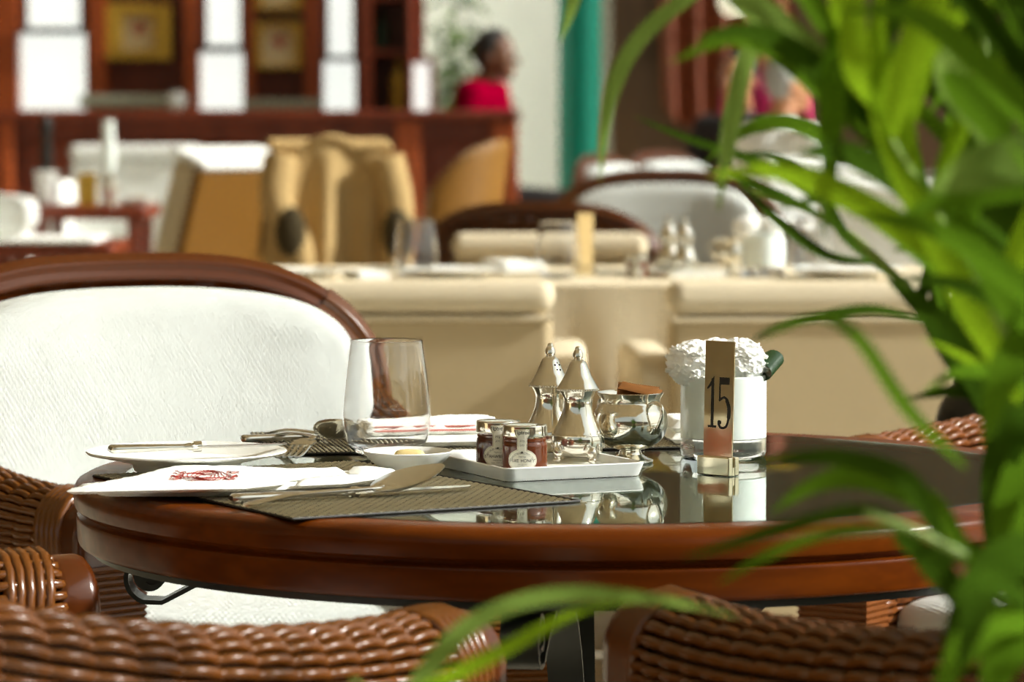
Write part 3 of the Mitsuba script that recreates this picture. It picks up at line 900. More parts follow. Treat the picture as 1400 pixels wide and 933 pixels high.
n2 = thing('folded_napkin', 'thick white napkin with red stripes on the rear placemat, behind jars and glass', 'napkin')
def quad(c, u, v, hu, hv):
    u, v = np.asarray(u) / np.linalg.norm(u), np.asarray(v) / np.linalg.norm(v)
    c = np.asarray(c)
    return [tuple(c + a * hu * u + b * hv * v) for a, b in ((-1, -1), (1, -1), (1, 1), (-1, 1))]
q2 = quad((-.085, 3.925), (.98, .17), (-.17, .98), .082, .075)
put(n2, 'lower_fold', napkin_layer(q2, nz, .011, .002, 12)[0], 'm_napkin', smooth=60)
put(n2, 'upper_fold', napkin_layer(quad((-.088, 3.932), (.98, .17), (-.17, .98), .077, .068), nz + .0105, .010, .010, 15)[0], 'm_napkin', smooth=60)
# stripes lie along the front hem of the upper fold
u_, v_ = np.array([.98, .17]) / np.hypot(.98, .17), np.array([-.17, .98]) / np.hypot(.98, .17)
for s_ in (0, 1):
    c0 = np.array([-.088, 3.932]) - v_ * (.0665 - .004 * s_) 
    tt_ = np.linspace(-.068, .072, 30)
    st = np.stack([c0[0] + u_[0] * tt_, c0[1] + u_[1] * tt_, np.full(30, nz + .0172 + .0028 * s_) ], 1)
    st[:, 2] = nz + .0105 + .0058 + .0042 * s_
    put(n2, 'stripe', tube(st, .0016 - .0006 * s_, 6), 'm_red_stripe', label='red stripe')
n3 = thing('folded_napkin', 'folded plain white napkin at the far edge of the table between sugar pot and vase', 'napkin')
put(n3, 'lower_fold', napkin_layer(quad((.205, 3.945), (.98, .10), (-.10, .98), .045, .06), nz, .011, .002, 22)[0], 'm_napkin', smooth=60)
put(n3, 'upper_fold', napkin_layer(quad((.204, 3.948), (.98, .10), (-.10, .98), .042, .055), nz + .0105, .0125, .004, 25)[0], 'm_napkin', smooth=60)

# butter dish
dish = thing('butter_dish', 'small round white dish with a dab of butter, beside the spoon', 'dish')
put(dish, 'bowl', lathe([(0, .003), (.020, .003), (.021, 0), (.025, 0), (.027, .003), (.036, .010), (.0425, .017), (.0438, .0195), (.0430, .0203), (.040, .0185), (.030, .0125), (.015, .0105), (0, .0105)], 72), 'm_china', frame([-.1015, 3.605, TOP + .0034]), smooth=50)
put(dish, 'butter', squad(.030, .022, .012, .7, .6, 24, 12), 'm_butter', frame([-.100, 3.607, TOP + .0034 + .0150]), smooth=True)

# ------------------------------------------------------------------ the white tray and what stands on it
TU, TV = np.array([.91, .41]) / np.hypot(.91, .41), np.array([-.41, .91]) / np.hypot(.91, .41)
TFL = np.array([-.007, 3.524])
TZ = TOP + .0006


def tray_pt(u, v, z=0.0):
    q = TFL + TU * u + TV * v
    return [q[0], q[1], z]


def tray_mesh(lu, lv, h, flare=.012, wall=.0035):
    def ring(inset, z, rad, n=8):
        c = sg.box(inset, inset, lu - inset, lv - inset).buffer(-rad, quad_segs=n).buffer(rad, quad_segs=n)
        p = np.array(c.exterior.coords)[:-1]
        if sg.Polygon(p).exterior.is_ccw is False:
            p = p[::-1]
        k = np.argmin(p[:, 0] + p[:, 1])
        return np.column_stack([np.roll(p, -k, 0), np.full(len(p), z)])
    prof = [(flare, 0), (flare - .001, .002), (0, h - .001), (.0006, h), (wall, h - .0004), (flare + wall - .001, .006), (flare + wall + .003, .0045)]
    rings = [ring(i, z, max(.004, .010 - i * .3)) for i, z in prof]
    n = min(len(r) for r in rings)
    def resample(r):
        q = np.vstack([r, r[:1]])
        s = np.concatenate([[0], np.cumsum(np.linalg.norm(np.diff(q[:, :2], axis=0), axis=1))])
        x = np.linspace(0, 1, 161)[:-1] * s[-1]
        return np.stack([np.interp(x, s, q[:, k]) for k in range(3)], 1)
    rings = [resample(r) for r in rings]
    n, m = len(rings), 160
    v = np.vstack(rings + [[[lu / 2, lv / 2, 0]], [[lu / 2, lv / 2, .0045]]])
    i, j = np.meshgrid(np.arange(n - 1), np.arange(m), indexing='ij')
    q = np.stack([i * m + j, i * m + (j + 1) % m, (i + 1) * m + (j + 1) % m, (i + 1) * m + j], -1).reshape(-1, 4)
    f = np.vstack([q[:, [0, 1, 2]], q[:, [0, 2, 3]]])
    jj = np.arange(m)
    f = np.vstack([f, np.stack([np.full(m, n * m), (jj + 1) % m, jj], 1), np.stack([np.full(m, n * m + 1), (n - 1) * m + jj, (n - 1) * m + (jj + 1) % m], 1)])
    mm = trimesh.Trimesh(v, f, process=False)
    if mm.volume < 0:
        mm.invert()
    return mm


MTR = basis([TFL[0], TFL[1], TZ], [TU[0], TU[1], 0], [TV[0], TV[1], 0], [0, 0, 1])
solo('tray', tray_mesh(.152, .195, .0135, flare=.0045), 'm_china', 'white rectangular china tray holding honey jars and silver shakers', 'tray', M=MTR, smooth=40)
ZT = TZ + .0049


def label_poly():
    """Outline of a jar label in (across, up): a tab on the lid, a narrow neck and an oval."""
    oval = sg.Point(0, 0).buffer(1, 48)
    oval = shapely.affinity.scale(oval, .0145, .0108)
    oval = shapely.affinity.translate(oval, 0, .0130)
    tab = sg.Polygon([(-.0072, .0355), (.0072, .0355), (.0072, .0405), (.0050, .0325), (.0047, .020), (-.0047, .020), (-.0050, .0325), (-.0072, .0405)])
    tab = sg.Polygon([(-.0070, .0430), (.0070, .0430), (.0070, .0375), (.0050, .0345), (.0048, .018), (-.0048, .018), (-.0050, .0345), (-.0070, .0375)])
    return oval.union(tab).buffer(.0006).buffer(-.0006)


def wrap(mesh, r, a0, off, step=.0012):
    """Bend a flat mesh (x across, y up, z out) round a cylinder of radius r, facing the angle a0."""
    m = mesh.copy()
    v, f = trimesh.remesh.subdivide_to_size(m.vertices, m.faces, .004)
    a = a0 + v[:, 0] / r
    rr = r + off + v[:, 2]
    return trimesh.Trimesh(np.stack([rr * np.cos(a), rr * np.sin(a), v[:, 1]], 1), f, process=False)


def text_at(s, h, x, y, depth=.00012, bold=False, arc=None):
    m = meshkit.text_mesh(s, h, depth, bold)
    b = m.bounds
    m.apply_translation([-(b[0][0] + b[1][0]) / 2, -(b[0][1] + b[1][1]) / 2, 0])
    if arc:
        rx, ry = arc
        v = m.vertices
        th = math.pi / 2 - v[:, 0] / rx
        m.vertices = np.stack([(rx + v[:, 1]) * np.cos(th), (ry + v[:, 1]) * np.sin(th), v[:, 2]], 1)
    m.apply_translation([x, y, 0])
    return m


def jar(pos, face, fill, lines, label):
    t = thing('preserve_jar', label, 'jar', None)
    M = frame(pos)
    r = .0216
    put(t, 'body', lathe([(0, .0005), (r * .88, .0005), (r * .97, .003), (r, .007), (r, .0255), (r * .97, .0285), (r * .91, .0305), (r * .90, .0335), (0, .0335)], 64), fill, M, smooth=50)
    put(t, 'shoulder_ring', lathe([(r * .88, .0300), (r * .955, .0305), (r * .955, .0325), (r * .90, .0335)], 64), 'm_honey', M)
    lid = [(0, .0455), (r * .86, .0455), (r * .90, .0462), (r * .97, .0460), (r * 1.01, .0447), (r * 1.015, .0360), (r * .99, .0352), (r * .90, .0352), (0, .0352)]
    put(t, 'lid', lathe(lid, 72), 'm_silver', M, smooth=40)
    lp = label_poly()
    lb = put(t, 'label', wrap(prism(lp, 0, .0002), r * 1.015, face, .0001), 'm_paper', M, smooth=False, label='pale oval paper label with a tab up to the lid')
    ring = sg.Polygon(lp.buffer(-.0006).exterior, [lp.buffer(-.0011).exterior])
    put(lb, 'border', wrap(prism(ring, 0, .0001), r * 1.015, face, .00032), 'm_paper_rim', M, smooth=False)
    oy = .0130
    tx = [text_at('Tiptree', .0034, 0, .0395, bold=True), text_at('28g', .0020, 0, .0318), text_at('1oz', .0020, 0, .0280),
          text_at('WILKIN & SONS LTD', .0021, 0, oy, arc=(.0105, .0072)), text_at('Tiptree', .0022, 0, oy + .0040), text_at(lines, .0029 if len(lines) < 11 else .0026, 0, oy - .0002, bold=True),
          text_at('PRESERVES', .0012, 0, oy - .0042), text_at('ESSEX ENGLAND', .0011, 0, oy - .0066)]
    tx[4] = text_at('Tiptree', .0016, 0, oy + .0034)
    # a little fruit emblem above the name
    tx.append(prism(shapely.affinity.translate(sg.Point(0, 0).buffer(.0011), 0, .0207), 0, .00012))
    put(lb, 'lettering', wrap(trimesh.util.concatenate(tx), r * 1.015, face, .00035), 'm_ink', M, smooth=False)
    return t


CAMF = -math.pi / 2
jar([.0125, 3.577, ZT], CAMF - .13, 'm_honey', 'PURE HONEY', 'small glass jar of amber honey labelled PURE HONEY, nearest the tray corner')
jar([-.0135, 3.622, ZT], CAMF - .02, 'm_jam', 'STRAWBERRY', 'small glass jar of dark strawberry jam, half hidden behind the honey jar')


def shaker(pos, label, holes, turn):
    t = thing('silver_shaker', label, 'shaker')
    M = frame(pos, yaw=turn)
    body = smooth_curve([(.0185, .006), (.0245, .012), (.0262, .0205), (.0250, .0285), (.0205, .038), (.0165, .048), (.0148, .057), (.0152, .064), (.0182, .0705)], 44)
    put(t, 'body', lathe(np.vstack([[[0, .006]], body, [[.0195, .0722], [0, .0722]]]), 72), 'm_silver', M, smooth=50)
    put(t, 'band', lathe([(.0255, .0265), (.0264, .0272), (.0258, .0285), (.0245, .0288)], 72), 'm_silver', M, smooth=40)
    cap = smooth_curve([(.0200, .0745), (.0175, .0790), (.0140, .0850), (.0108, .0925), (.0082, .0985), (.0058, .1010)], 30)
    put(t, 'cap', lathe(np.vstack([[[0, .0725], [.0200, .0725], [.0206, .0735]], cap, [[.0040, .1020], [.0040, .1035], [.0052, .1045], [.0050, .1080], [.0036, .1110], [.0028, .1120], [.0030, .1132], [.0018, .1150], [0, .1154]]]), 72), 'm_silver', M, smooth=45)
    bd = [sphere([.0204 * math.cos(a), .0204 * math.sin(a), .0722], .00105, 1) for a in np.linspace(0, 2 * np.pi, 48, endpoint=False)]
    put(t, 'beading', cat(*bd), 'm_silver', M, smooth=True, kind='stuff')
    for i in range(4):
        a = i * math.pi / 2 + .6
        f = [(math.cos(a) * .0215, math.sin(a) * .0215, .0105)]
        ft = cat(sphere([math.cos(a) * .0235, math.sin(a) * .0235, .0105], [.0055, .0055, .006], 2), sphere([math.cos(a) * .0250, math.sin(a) * .0250, .0032], [.0042, .0042, .0032], 2),
                 *[tube(smooth_curve([[math.cos(a + s * .16) * .0245, math.sin(a + s * .16) * .0245, .014], [math.cos(a + s * .27) * .0268, math.sin(a + s * .27) * .0268, .0185], [math.cos(a + s * .36) * .0262, math.sin(a + s * .36) * .0262, .0130]], 12), .0014, 6) for s in (-1, 1)],
                 tube(np.array([[math.cos(a) * .0235, math.sin(a) * .0235, .012], [math.cos(a) * .0250, math.sin(a) * .0250, .003]]), .0036, 8, up=(1, .2, 0)))
        put(t, 'claw_foot', ft, 'm_silver', M, smooth=True)
    if holes:
        for (da, z) in [(-.28, .0935), (.0, .0955), (.28, .0935), (-.14, .0890), (.16, .0885)]:
            rr = np.interp(z, cap[:, 1], cap[:, 0])
            a = CAMF + .75 - turn + da
            put(t, 'hole', sphere([rr * math.cos(a), rr * math.sin(a), z], .00105, 1), 'm_dark_void', M, smooth=True)
    return t


shaker([.0655, 3.678, ZT], 'silver pear-shaped shaker on claw feet, front one beside the honey jar', False, .0)
shaker([.0385, 3.728, ZT], 'silver pear-shaped shaker with pierced cap, behind the other shaker', True, .3)

# sugar pot with its sachets
pot = thing('sugar_pot', 'round silver sugar pot with a curled handle, holding sachets, right of the shakers', 'pot')
MP = frame([.1190, 3.722, TOP + .0004])
ob = smooth_curve([(.010, .0125), (.022, .0165), (.0335, .026), (.0378, .0385), (.0365, .050), (.0325, .0570), (.0300, .0610), (.0305, .0650), (.0335, .0700)], 50)
ib = ob[::-1].copy() - [.0012, 0]
ib = ib[ib[:, 1] > .0165]
put(pot, 'body', lathe(np.vstack([ob, [[.0340, .0706], [.0334, .0712]], ib, [[0, .0175]]]), 96), 'm_silver', MP, smooth=50)
put(pot, 'foot', lathe([(0, 0), (.0225, 0), (.0232, .0015), (.0220, .0035), (.0180, .0050), (.0120, .0085), (.0105, .0130), (0, .0130)], 72), 'm_silver', MP, smooth=40)
put(pot, 'beading', cat(*[sphere([.0222 * math.cos(a), .0222 * math.sin(a), .0022], .0012, 1) for a in np.linspace(0, 2 * np.pi, 40, endpoint=False)]), 'm_silver', MP, smooth=True, kind='stuff')
for ang, nm in ((-.95, 'handle'), (-.95 + math.pi, 'handle')):
    ca, sa = math.cos(ang), math.sin(ang)
    pth = smooth_curve([(.0315, .0600), (.0400, .0628), (.0500, .0600), (.0520, .0520), (.0480, .0430), (.0430, .0360), (.0385, .0330), (.0370, .0345)], 50)
    p3 = np.stack([pth[:, 0] * ca, pth[:, 0] * sa, pth[:, 1]], 1)
    h_ = put(pot, nm, tube(p3, np.linspace(.0023, .0017, 50), 12, up=(-sa, ca, .01)), 'm_silver', MP, smooth=True)
    for s in (-.004, 0, .004):
        p4 = smooth_curve([(.0395, .0320), (.0420, .0350), (.0435, .0385)], 10)
        put(h_, 'scroll', tube(np.stack([p4[:, 0] * ca - sa * s, p4[:, 0] * sa + ca * s, p4[:, 1]], 1), .0019, 8, up=(-sa, ca, .01)), 'm_silver', MP, smooth=True)


def sachet(mat, c, ang, lean, roll, label, L=.042, W=.018):
    x = np.array([math.cos(ang) * math.cos(lean), math.sin(ang) * math.cos(lean), math.sin(lean)])
    y = np.cross([0, 0, 1], x)
    y /= np.linalg.norm(y)
    z = np.cross(x, y)
    y, z = y * math.cos(roll) + z * math.sin(roll), z * math.cos(roll) - y * math.sin(roll)
    a, b = np.meshgrid(np.linspace(-1, 1, 20), np.linspace(-1, 1, 10), indexing='ij')
    hh = .0016 * (1 - np.abs(a) ** 4) * (1 - b ** 2) ** .5
    zig = .0004 * np.sin(a * 40) * (np.abs(a) > .9)
    g = np.stack([a * L / 2, b * W / 2 + zig, hh], -1)
    g2 = g.copy()
    g2[..., 2] = -hh - .0002
    m = cat(ribbon(g, (0, 0, -.0004)), ribbon(g2, (0, 0, .0003)))
    return solo('sugar_sachet', m, mat, label, 'sachet', M=basis(c, x, y, z), smooth=True)


px_, py_, pz_ = .1190, 3.722, TOP
sachet('m_sachet_brown', [px_ + .010, py_ - .002, pz_ + .0745], -.25, -.20, .35, 'brown sugar sachet lying across the sugar pot rim, the upper one')
sachet('m_sachet_brown', [px_ + .008, py_ + .006, pz_ + .0715], -.05, -.12, .9, 'brown sugar sachet tucked lower into the sugar pot')
sachet('m_sachet_white', [px_ - .008, py_ - .004, pz_ + .0560], .35, .55, .4, 'white sugar sachet at the left inside the sugar pot', L=.040)
sachet('m_sachet_white', [px_ + .001, py_ + .002, pz_ + .0520], 1.3, .9, .2, 'white sugar sachet standing in the middle of the sugar pot', L=.036)

# vase of carnations
vase = thing('flower_vase', 'short cylindrical white glass vase with clear base, holding white carnations', 'vase')
VP = [.2165, 3.790, TOP + .0004]
MV = frame(VP)
vr = .0440
put(vase, 'glass_base', lathe([(0, 0), (vr - .004, 0), (vr - .001, .0015), (vr, .005), (vr, .0195), (0, .0195)], 96), 'm_glass', MV, smooth=40)
put(vase, 'wall', lathe([(0, .0202), (vr, .0202), (vr, .0815), (vr - .0012, .0835), (vr - .003, .0838), (vr - .0045, .082), (vr - .0045, .060), (0, .060)], 96), 'm_milk_glass', MV, smooth=40)


def carnation(c, r, seed, label, squash=.8):
    """A ball of ruffled petals."""
    m = trimesh.creation.icosphere(5, 1.0)
    d = np.array(m.vertices)
    q = d * 3.4 + .55 * (meshkit.fbm(d * 2.6, 3, seed) - .5)[:, None] * 3
    ridge = 1 - np.abs(2 * meshkit.noise(q + 11 * seed, seed) - 1)
    frill = 1 - np.abs(2 * meshkit.noise(d * 8.5 + seed, seed + 3) - 1)
    v = d * (r * (.90 + .15 * ridge ** 1.3 + .07 * frill ** 1.5))[:, None]
    v[:, 2] *= squash
    ms = [trimesh.Trimesh(v + np.asarray(c), m.faces, process=False)]
    rs = R(seed)
    for i in range(30):                                       # loose petal ends standing out round the head
        a, e = i * 2.39996, rs.uniform(-.5, .9)
        dd = np.array([math.cos(a) * math.cos(e), math.sin(a) * math.cos(e), math.sin(e)])
        t1 = np.cross(dd, [.1, .2, 1.0])
        t1 /= np.linalg.norm(t1)
        t2 = np.cross(dd, t1)
        u, w = np.meshgrid(np.linspace(.7, 1, 5), np.linspace(-1, 1, 9), indexing='ij')
        out = u * r * 1.13 + .05 * r * np.sin(w * 12 + i) * (u > .9)
        p = dd * out[..., None] + t1 * (w * .34 * r * u)[..., None] + t2 * (.06 * r * np.sin(w * 7 + i))[..., None]
        p[..., 2] *= squash
        ms.append(ribbon(p + np.asarray(c), tuple(-t2 * .0012)))
    ca = thing('carnation', label, 'flower')
    put(ca, 'petals', cat(*ms), 'm_petal', smooth=True, kind='stuff')
    put(ca, 'stem', tube(np.array([[c[0], c[1], c[2] - r * .3], [c[0] * .6 + VP[0] * .4, c[1] * .6 + VP[1] * .4, VP[2] + .0610]]), .0016, 8, up=(0, 1, 0)), 'm_stem')


carnation([VP[0] - .030, VP[1] - .010, VP[2] + .0955], .0270, 1, 'white ruffled carnation at the left of the vase, spilling over its rim', .85)
carnation([VP[0] + .016, VP[1] - .006, VP[2] + .0975], .0255, 2, 'white ruffled carnation behind the right of the brass number plate', .9)
carnation([VP[0] - .006, VP[1] + .020, VP[2] + .0960], .0250, 3, 'white ruffled carnation at the back of the vase', .9)
# a broad leaf rolled into a loop
al = np.linspace(0, 1, 40)
lp_ = smooth_curve([(.022, -.004, .074), (.030, -.004, .094), (.042, -.006, .103), (.053, -.008, .098), (.054, -.008, .089), (.044, -.004, .084), (.034, .002, .086), (.030, .006, .092)], 40)
wv_ = .017 * np.sin(np.pi * np.clip(al * .96 + .04, 0, 1)) ** .6
g = np.stack([lp_ + np.stack([.42 * wv_ * b, .75 * wv_ * b, .38 * wv_ * b], 1) for b in np.linspace(-1, 1, 7)], 1) + np.array([VP[0], VP[1], VP[2]])
solo('rolled_leaf', ribbon(g, (0, 0, -.0006)), 'm_leaf_gloss', 'dark green leaf rolled into a loop beside the carnations', 'leaf', smooth=True)

# brass table number
num = thing('table_number', 'brass table number stand with upright plate reading 15, before the vase', 'table number')
MN = frame([.2005, 3.597, TOP + .0004], yaw=-math.radians(44))
put(num, 'base', cat(rbox(-.0205, .0205, -.0080, -.0012, 0, .0185, .0012, 8), rbox(-.0205, .0205, .0012, .0080, 0, .0185, .0012, 8), box(-.0200, .0200, -.0013, .0013, .0005, .0085)), 'm_brass', MN, smooth=30)
MNP = MN @ np.array([[1, 0, 0, 0], [0, math.cos(.03), math.sin(.03), -.0007], [0, -math.sin(.03), math.cos(.03), 0], [0, 0, 0, 1.0]])
MNP[:3, :3] = MN[:3, :3] @ np.array([[1, 0, 0], [0, math.cos(.03), math.sin(.03)], [0, -math.sin(.03), math.cos(.03)]])
put(num, 'plate', rbox(-.0187, .0187, -.0008, .0008, .0086,   .1305, .0006, 8), 'm_brass', MNP, smooth=30)
one = sg.box(-.0016, 0, .0016, .048).union(sg.box(-.0050, 0, .0050, .0022)).union(sg.Polygon([(-.0070, .0385), (.0016, .0500), (.0016, .0440), (-.0062, .0372)]))
st = sg.LineString(smooth_curve([(-.0052, .0275), (.0010, .0300), (.0062, .0240), (.0068, .0120), (.0035, .0020), (-.0030, .0003), (-.0062, .0040)], 60)).buffer(.0011)
bowl = sg.LineString(smooth_curve([(.0040, .0270), (.0066, .0200), (.0066, .0110)], 30)).buffer(.0019)
five = st.union(bowl).union(sg.box(-.0060, .026, -.0046, .049)).union(sg.box(-.0060, .0425, .0066, .0495)).union(sg.Point(-.0052, .0055).buffer(.0022))
digits = cat(prism(shapely.affinity.translate(one, -.0078, .046), 0, .0006), prism(shapely.affinity.translate(five, .0068, .046), 0, .0006))
put(num, 'numerals', digits, 'm_black', MNP @ basis([0, -.0008, 0], [1, 0, 0], [0, 0, 1], [0, -1, 0]), smooth=False, label='black serif numerals 15')


def dup(root, D, label=None, group=None):
    """A copy of a thing and its parts, moved by the matrix D."""
    base = root.rsplit('_', 1)[0] if root[-3:].isdigit() else root
    new = numbered(base)
    src = labels[root]
    lab(new, label or src['label'], src['category'], group or src.get('group'))
    for key in [q for q in scene if q == root or q.startswith(root + '__')]:
        scene[new + key[len(root):]] = {**scene[key], 'to_world': T(D)}
        if key in labels and key != root:
            labels[new + key[len(root):]] = dict(labels[key])
    return new


def moved(p_old, p_new, yaw=0.0, s=1.0):
    """The matrix that takes the point p_old to p_new, turning about it."""
    A, B = np.eye(4), np.eye(4)
    A[:3, 3] = -np.asarray(p_old, float)
    B[:3, 3] = np.asarray(p_new, float)
    Q = frame([0, 0, 0], yaw=yaw)
    Q[:3, :3] *= s
    return B @ Q @ A


# ------------------------------------------------------------------ the beige set table beyond
def club_chair(label, pos, facing, w=.50, top=.785, mat='m_beige', mat2='m_beige_light', group=None, name='upholstered_chair', recline=0.03):
    M = frame(pos, facing)
    t = thing(name, label, 'chair', group)
    h = w / 2
    put(t, 'back', rbox(-h, h, -.36, -.25, .13, top - .062, .018), mat, M)
    put(t, 'back_roll', rbox(-h - .004, h + .004, -.375, -.225, top - .058, top, .027, 20), mat2, M)
    put(t, 'piping', tube(np.array([[-h, -.363, top - .066], [h, -.363, top - .066]]), .006, 8), mat2, M)
    for s in (-1, 1):
        arm = squad(.085, .60, .13, .5, .35, 32, 16)
        put(t, 'arm', arm, mat2, M @ basis([s * (h + .020), -.02, top - .20], [1, 0, 0], [0, 1, 0], [0, 0, 1]), smooth=True)
        put(t, 'arm_panel', rbox(s * (h + .022) - .03, s * (h + .022) + .03, -.30, .25, .13, top - .21, .014), mat, M)
    put(t, 'seat', squad(w * .96, .54, .16, .4, .25, 40, 16), mat2, M @ basis([0, -.0, .40], [1, 0, 0], [0, 1, 0], [0, 0, 1]), smooth=True)
    put(t, 'seat_base', rbox(-h, h, -.30, .24, .13, .34, .014), mat, M)
    for sx in (-1, 1):
        for y in (-.32, .21):
            put(t, 'leg', lathe([(0, 0), (.014, 0), (.022, .13), (0, .13)], 16), 'm_chair_wood', M @ basis([sx * (h - .03), y, 0], [1, 0, 0], [0, 1, 0], [0, 0, 1]))
    return t


club_chair('beige upholstered chair seen from behind, right of the white back cushion', [-.160, 7.12, 0], (.02, 1), w=.48)
club_chair('beige upholstered chair seen from behind, at the set table behind the flower vase', [.535, 7.08, 0], (-.04, 1), w=.52)
club_chair('beige upholstered chair on the far side of the beige set table, facing the camera', [.09, 8.58, 0], (0, -1), w=.46, top=.80)

t2 = thing('set_table', 'long dining table under a beige cloth, set with plates and glasses', 'table')
X0, X1, Y0, Y1 = -.56, 1.10, 7.42, 8.26
put(t2, 'top', box(X0 + .02, X1 - .02, Y0 + .02, Y1 - .02, .715, .742), 'm_table_wood', smooth=False)
for sx in (X0 + .10, X1 - .10):
    for sy in (Y0 + .10, Y1 - .10):
        put(t2, 'leg', box(sx - .03, sx + .03, sy - .03, sy + .03, 0, .715), 'm_chair_wood', smooth=False)


def draped(x0, x1, y0, y1, ztop, drop, amp=.012, freq=38, seed=0, th=.0025):
    """A cloth over a rectangular table: the flat top and a wavy skirt."""
    c = sg.box(x0, y0, x1, y1).buffer(-.03).buffer(.03, quad_segs=8)
    p = np.array(c.exterior.segmentize(.02).coords)[:-1]
    s = np.arange(len(p)) * .02
    cen = np.array([(x0 + x1) / 2, (y0 + y1) / 2])
    d = np.roll(p, -1, 0) - np.roll(p, 1, 0)
    nrm = np.stack([d[:, 1], -d[:, 0]], 1)
    nrm /= np.linalg.norm(nrm, axis=1, keepdims=True)
    nrm *= np.sign(((p - cen) * nrm).sum(1, keepdims=True))
    rows = [np.column_stack([cen + (p - cen) * k, np.full(len(p), ztop)]) for k in (.02, .5, .97)]
    for q in np.linspace(0, 1, 14):
        wob = amp * q ** .7 * np.sin(s * freq + 1.5 * np.sin(s * 3 + seed)) + .004 + .006 * q
        rows.append(np.column_stack([p + nrm * wob[:, None], np.full(len(p), ztop - .004 - drop * q)]))
    g = np.array(rows)
    g = np.concatenate([g, g[:, :1]], 1)
    return ribbon(g, (0, 0, -th))


solo('tablecloth', draped(X0, X1, Y0, Y1, .750, .50), 'm_beige_light', 'beige cloth draped over the long set table', 'tablecloth', smooth=50)

G0, P0, S0, V0, N0, POT0 = [-.128, 3.775, TOP + .0034], PL, [.0655, 3.678, ZT], VP, [.2005, 3.597, TOP + .0004], [.1190, 3.722, TOP + .0004]


def px_on(px, Y, z):
    return [at(px, 0, Y)[0], Y, z]


Z2 = .7515
dup('stemless_glass', moved(G0, px_on(568, 7.72, Z2)), 'blurred stemless glass on the beige set table, the left one')
dup('stemless_glass', moved(G0, px_on(763, 7.60, Z2)), 'blurred stemless glass on the beige set table beside the far brass number plate')
dup('stemless_glass', moved(G0, px_on(1112, 7.75, Z2)), 'blurred stemless glass on the beige set table behind the palm leaves')
dup('bread_plate', moved(P0, px_on(622, 7.62, Z2), s=1.1), 'white plate on the beige set table, right of the left blurred glass')
dup('bread_plate', moved(P0, px_on(420, 7.66, Z2), s=.85), 'white plate at the left end of the beige set table')
dup('bread_plate', moved(P0, px_on(1160, 7.62, Z2), s=1.2), 'white plate on the right part of the beige set table behind palm leaves')
dup('folded_napkin_002', moved([.205, 3.945, TOP + .003], px_on(700, 7.86, Z2), .3, 1.15), 'white folded napkin on the beige set table left of the tumbler')
dup('folded_napkin_002', moved([.205, 3.945, TOP + .003], px_on(500, 7.56, Z2), .3, .8), 'small white folded napkin on the beige set table in front of the left glass')
dup('table_number', moved(N0, px_on(800, 7.74, Z2), .3), 'far brass table number plate standing on the beige set table')
for q in [k for k in list(scene) if k.startswith('table_number_001__numerals')]:
    del scene[q]; labels.pop(q, None)
dup('tray', moved([.0655, 3.678, TZ], px_on(958, 7.76, Z2)), 'white china tray on the beige set table')
dup('silver_shaker', moved(S0, px_on(937, 7.80, Z2 + .006), 1.0), 'silver shaker on the far white tray')
dup('silver_shaker', moved(S0, px_on(915, 7.86, Z2 + .006), 2.0), 'taller looking silver shaker at the left of the far white tray')
dup('sugar_pot', moved(POT0, px_on(1000, 7.90, Z2), .5), 'silver sugar pot on the beige set table by the grey flower vase')
dup('preserve_jar', moved([.0125, 3.577, ZT], px_on(872, 7.64, Z2)), 'small dark preserve jar on the beige set table')
v2 = dup('flower_vase', moved(VP, px_on(1044, 7.70, Z2), 0, 1.05), 'pale flower vase on the beige set table behind the palm leaves')
for i, nm in enumerate(('carnation', 'carnation_001', 'carnation_002')):
    dup(nm, moved(VP, px_on(1044, 7.70, Z2), 0, 1.05), ('white carnation at the left of the far vase', 'white carnation at the right of the far vase', 'white carnation at the back of the far vase')[i])
dup('placemat', moved([-.17, 3.48, TOP], px_on(858, 7.88, .7520), .5, .62), 'dark woven placemat on the beige set table by the far number plate')
dup('placemat', moved([-.17, 3.48, TOP], px_on(590, 8.06, .7520), .6, .62), 'dark woven placemat on the beige set table under the left glass')

# the white clothed table further back on the right
t3 = thing('round_table', 'round table under a white cloth far behind the palm leaves', 'table')
c3 = [1.12, 11.6]
put(t3, 'top', lathe([(0, .715), (.56, .715), (.56, .742), (0, .742)], 48), 'm_table_wood', frame([*c3, 0]))
put(t3, 'pedestal', lathe([(0, 0), (.28, 0), (.26, .03), (.06, .08), (.05, .66), (.2, .715), (0, .715)], 32), 'm_chair_wood', frame([*c3, 0]))
a = np.linspace(0, 2 * np.pi, 120)
rows = [np.stack([c3[0] + r * np.cos(a), c3[1] + r * np.sin(a), np.full(120, .75)], 1) for r in (.01, .3, .56)] + \
       [np.stack([c3[0] + (.575 + .02 * q + .03 * q * np.sin(14 * a)) * np.cos(a), c3[1] + (.575 + .02 * q + .03 * q * np.sin(14 * a)) * np.sin(a), np.full(120, .745 - .45 * q)], 1) for q in np.linspace(0, 1, 10)]
solo('tablecloth', ribbon(rows, (0, 0, -.0025)), 'm_white', 'white cloth over the round table far behind the palm leaves', 'tablecloth', smooth=50)
for i, (dx, dy) in enumerate([(-.32, -.1), (-.20, .2), (-.08, -.25), (.05, .12), (.18, -.05), (.31, -.2)]):
    dup('stemless_glass', moved(G0, [c3[0] + dx, c3[1] + dy, .7515], 0, 1.25), ('leftmost', 'second from left', 'third from left', 'fourth from left', 'second from right', 'rightmost')[i] + ' of the far glasses on the white clothed round table', 'glasses on the far white table')
club_chair('white upholstered chair behind the thickest palm leaves, at the far white table', [1.12, 10.42, 0], (.05, 1), w=.54, top=.90, mat='m_white', mat2='m_white')
club_chair('white upholstered chair beside the seated grey-haired person', [1.02, 13.3, 0], (-.3, 1), w=.50, top=.92, mat='m_white', mat2='m_white')

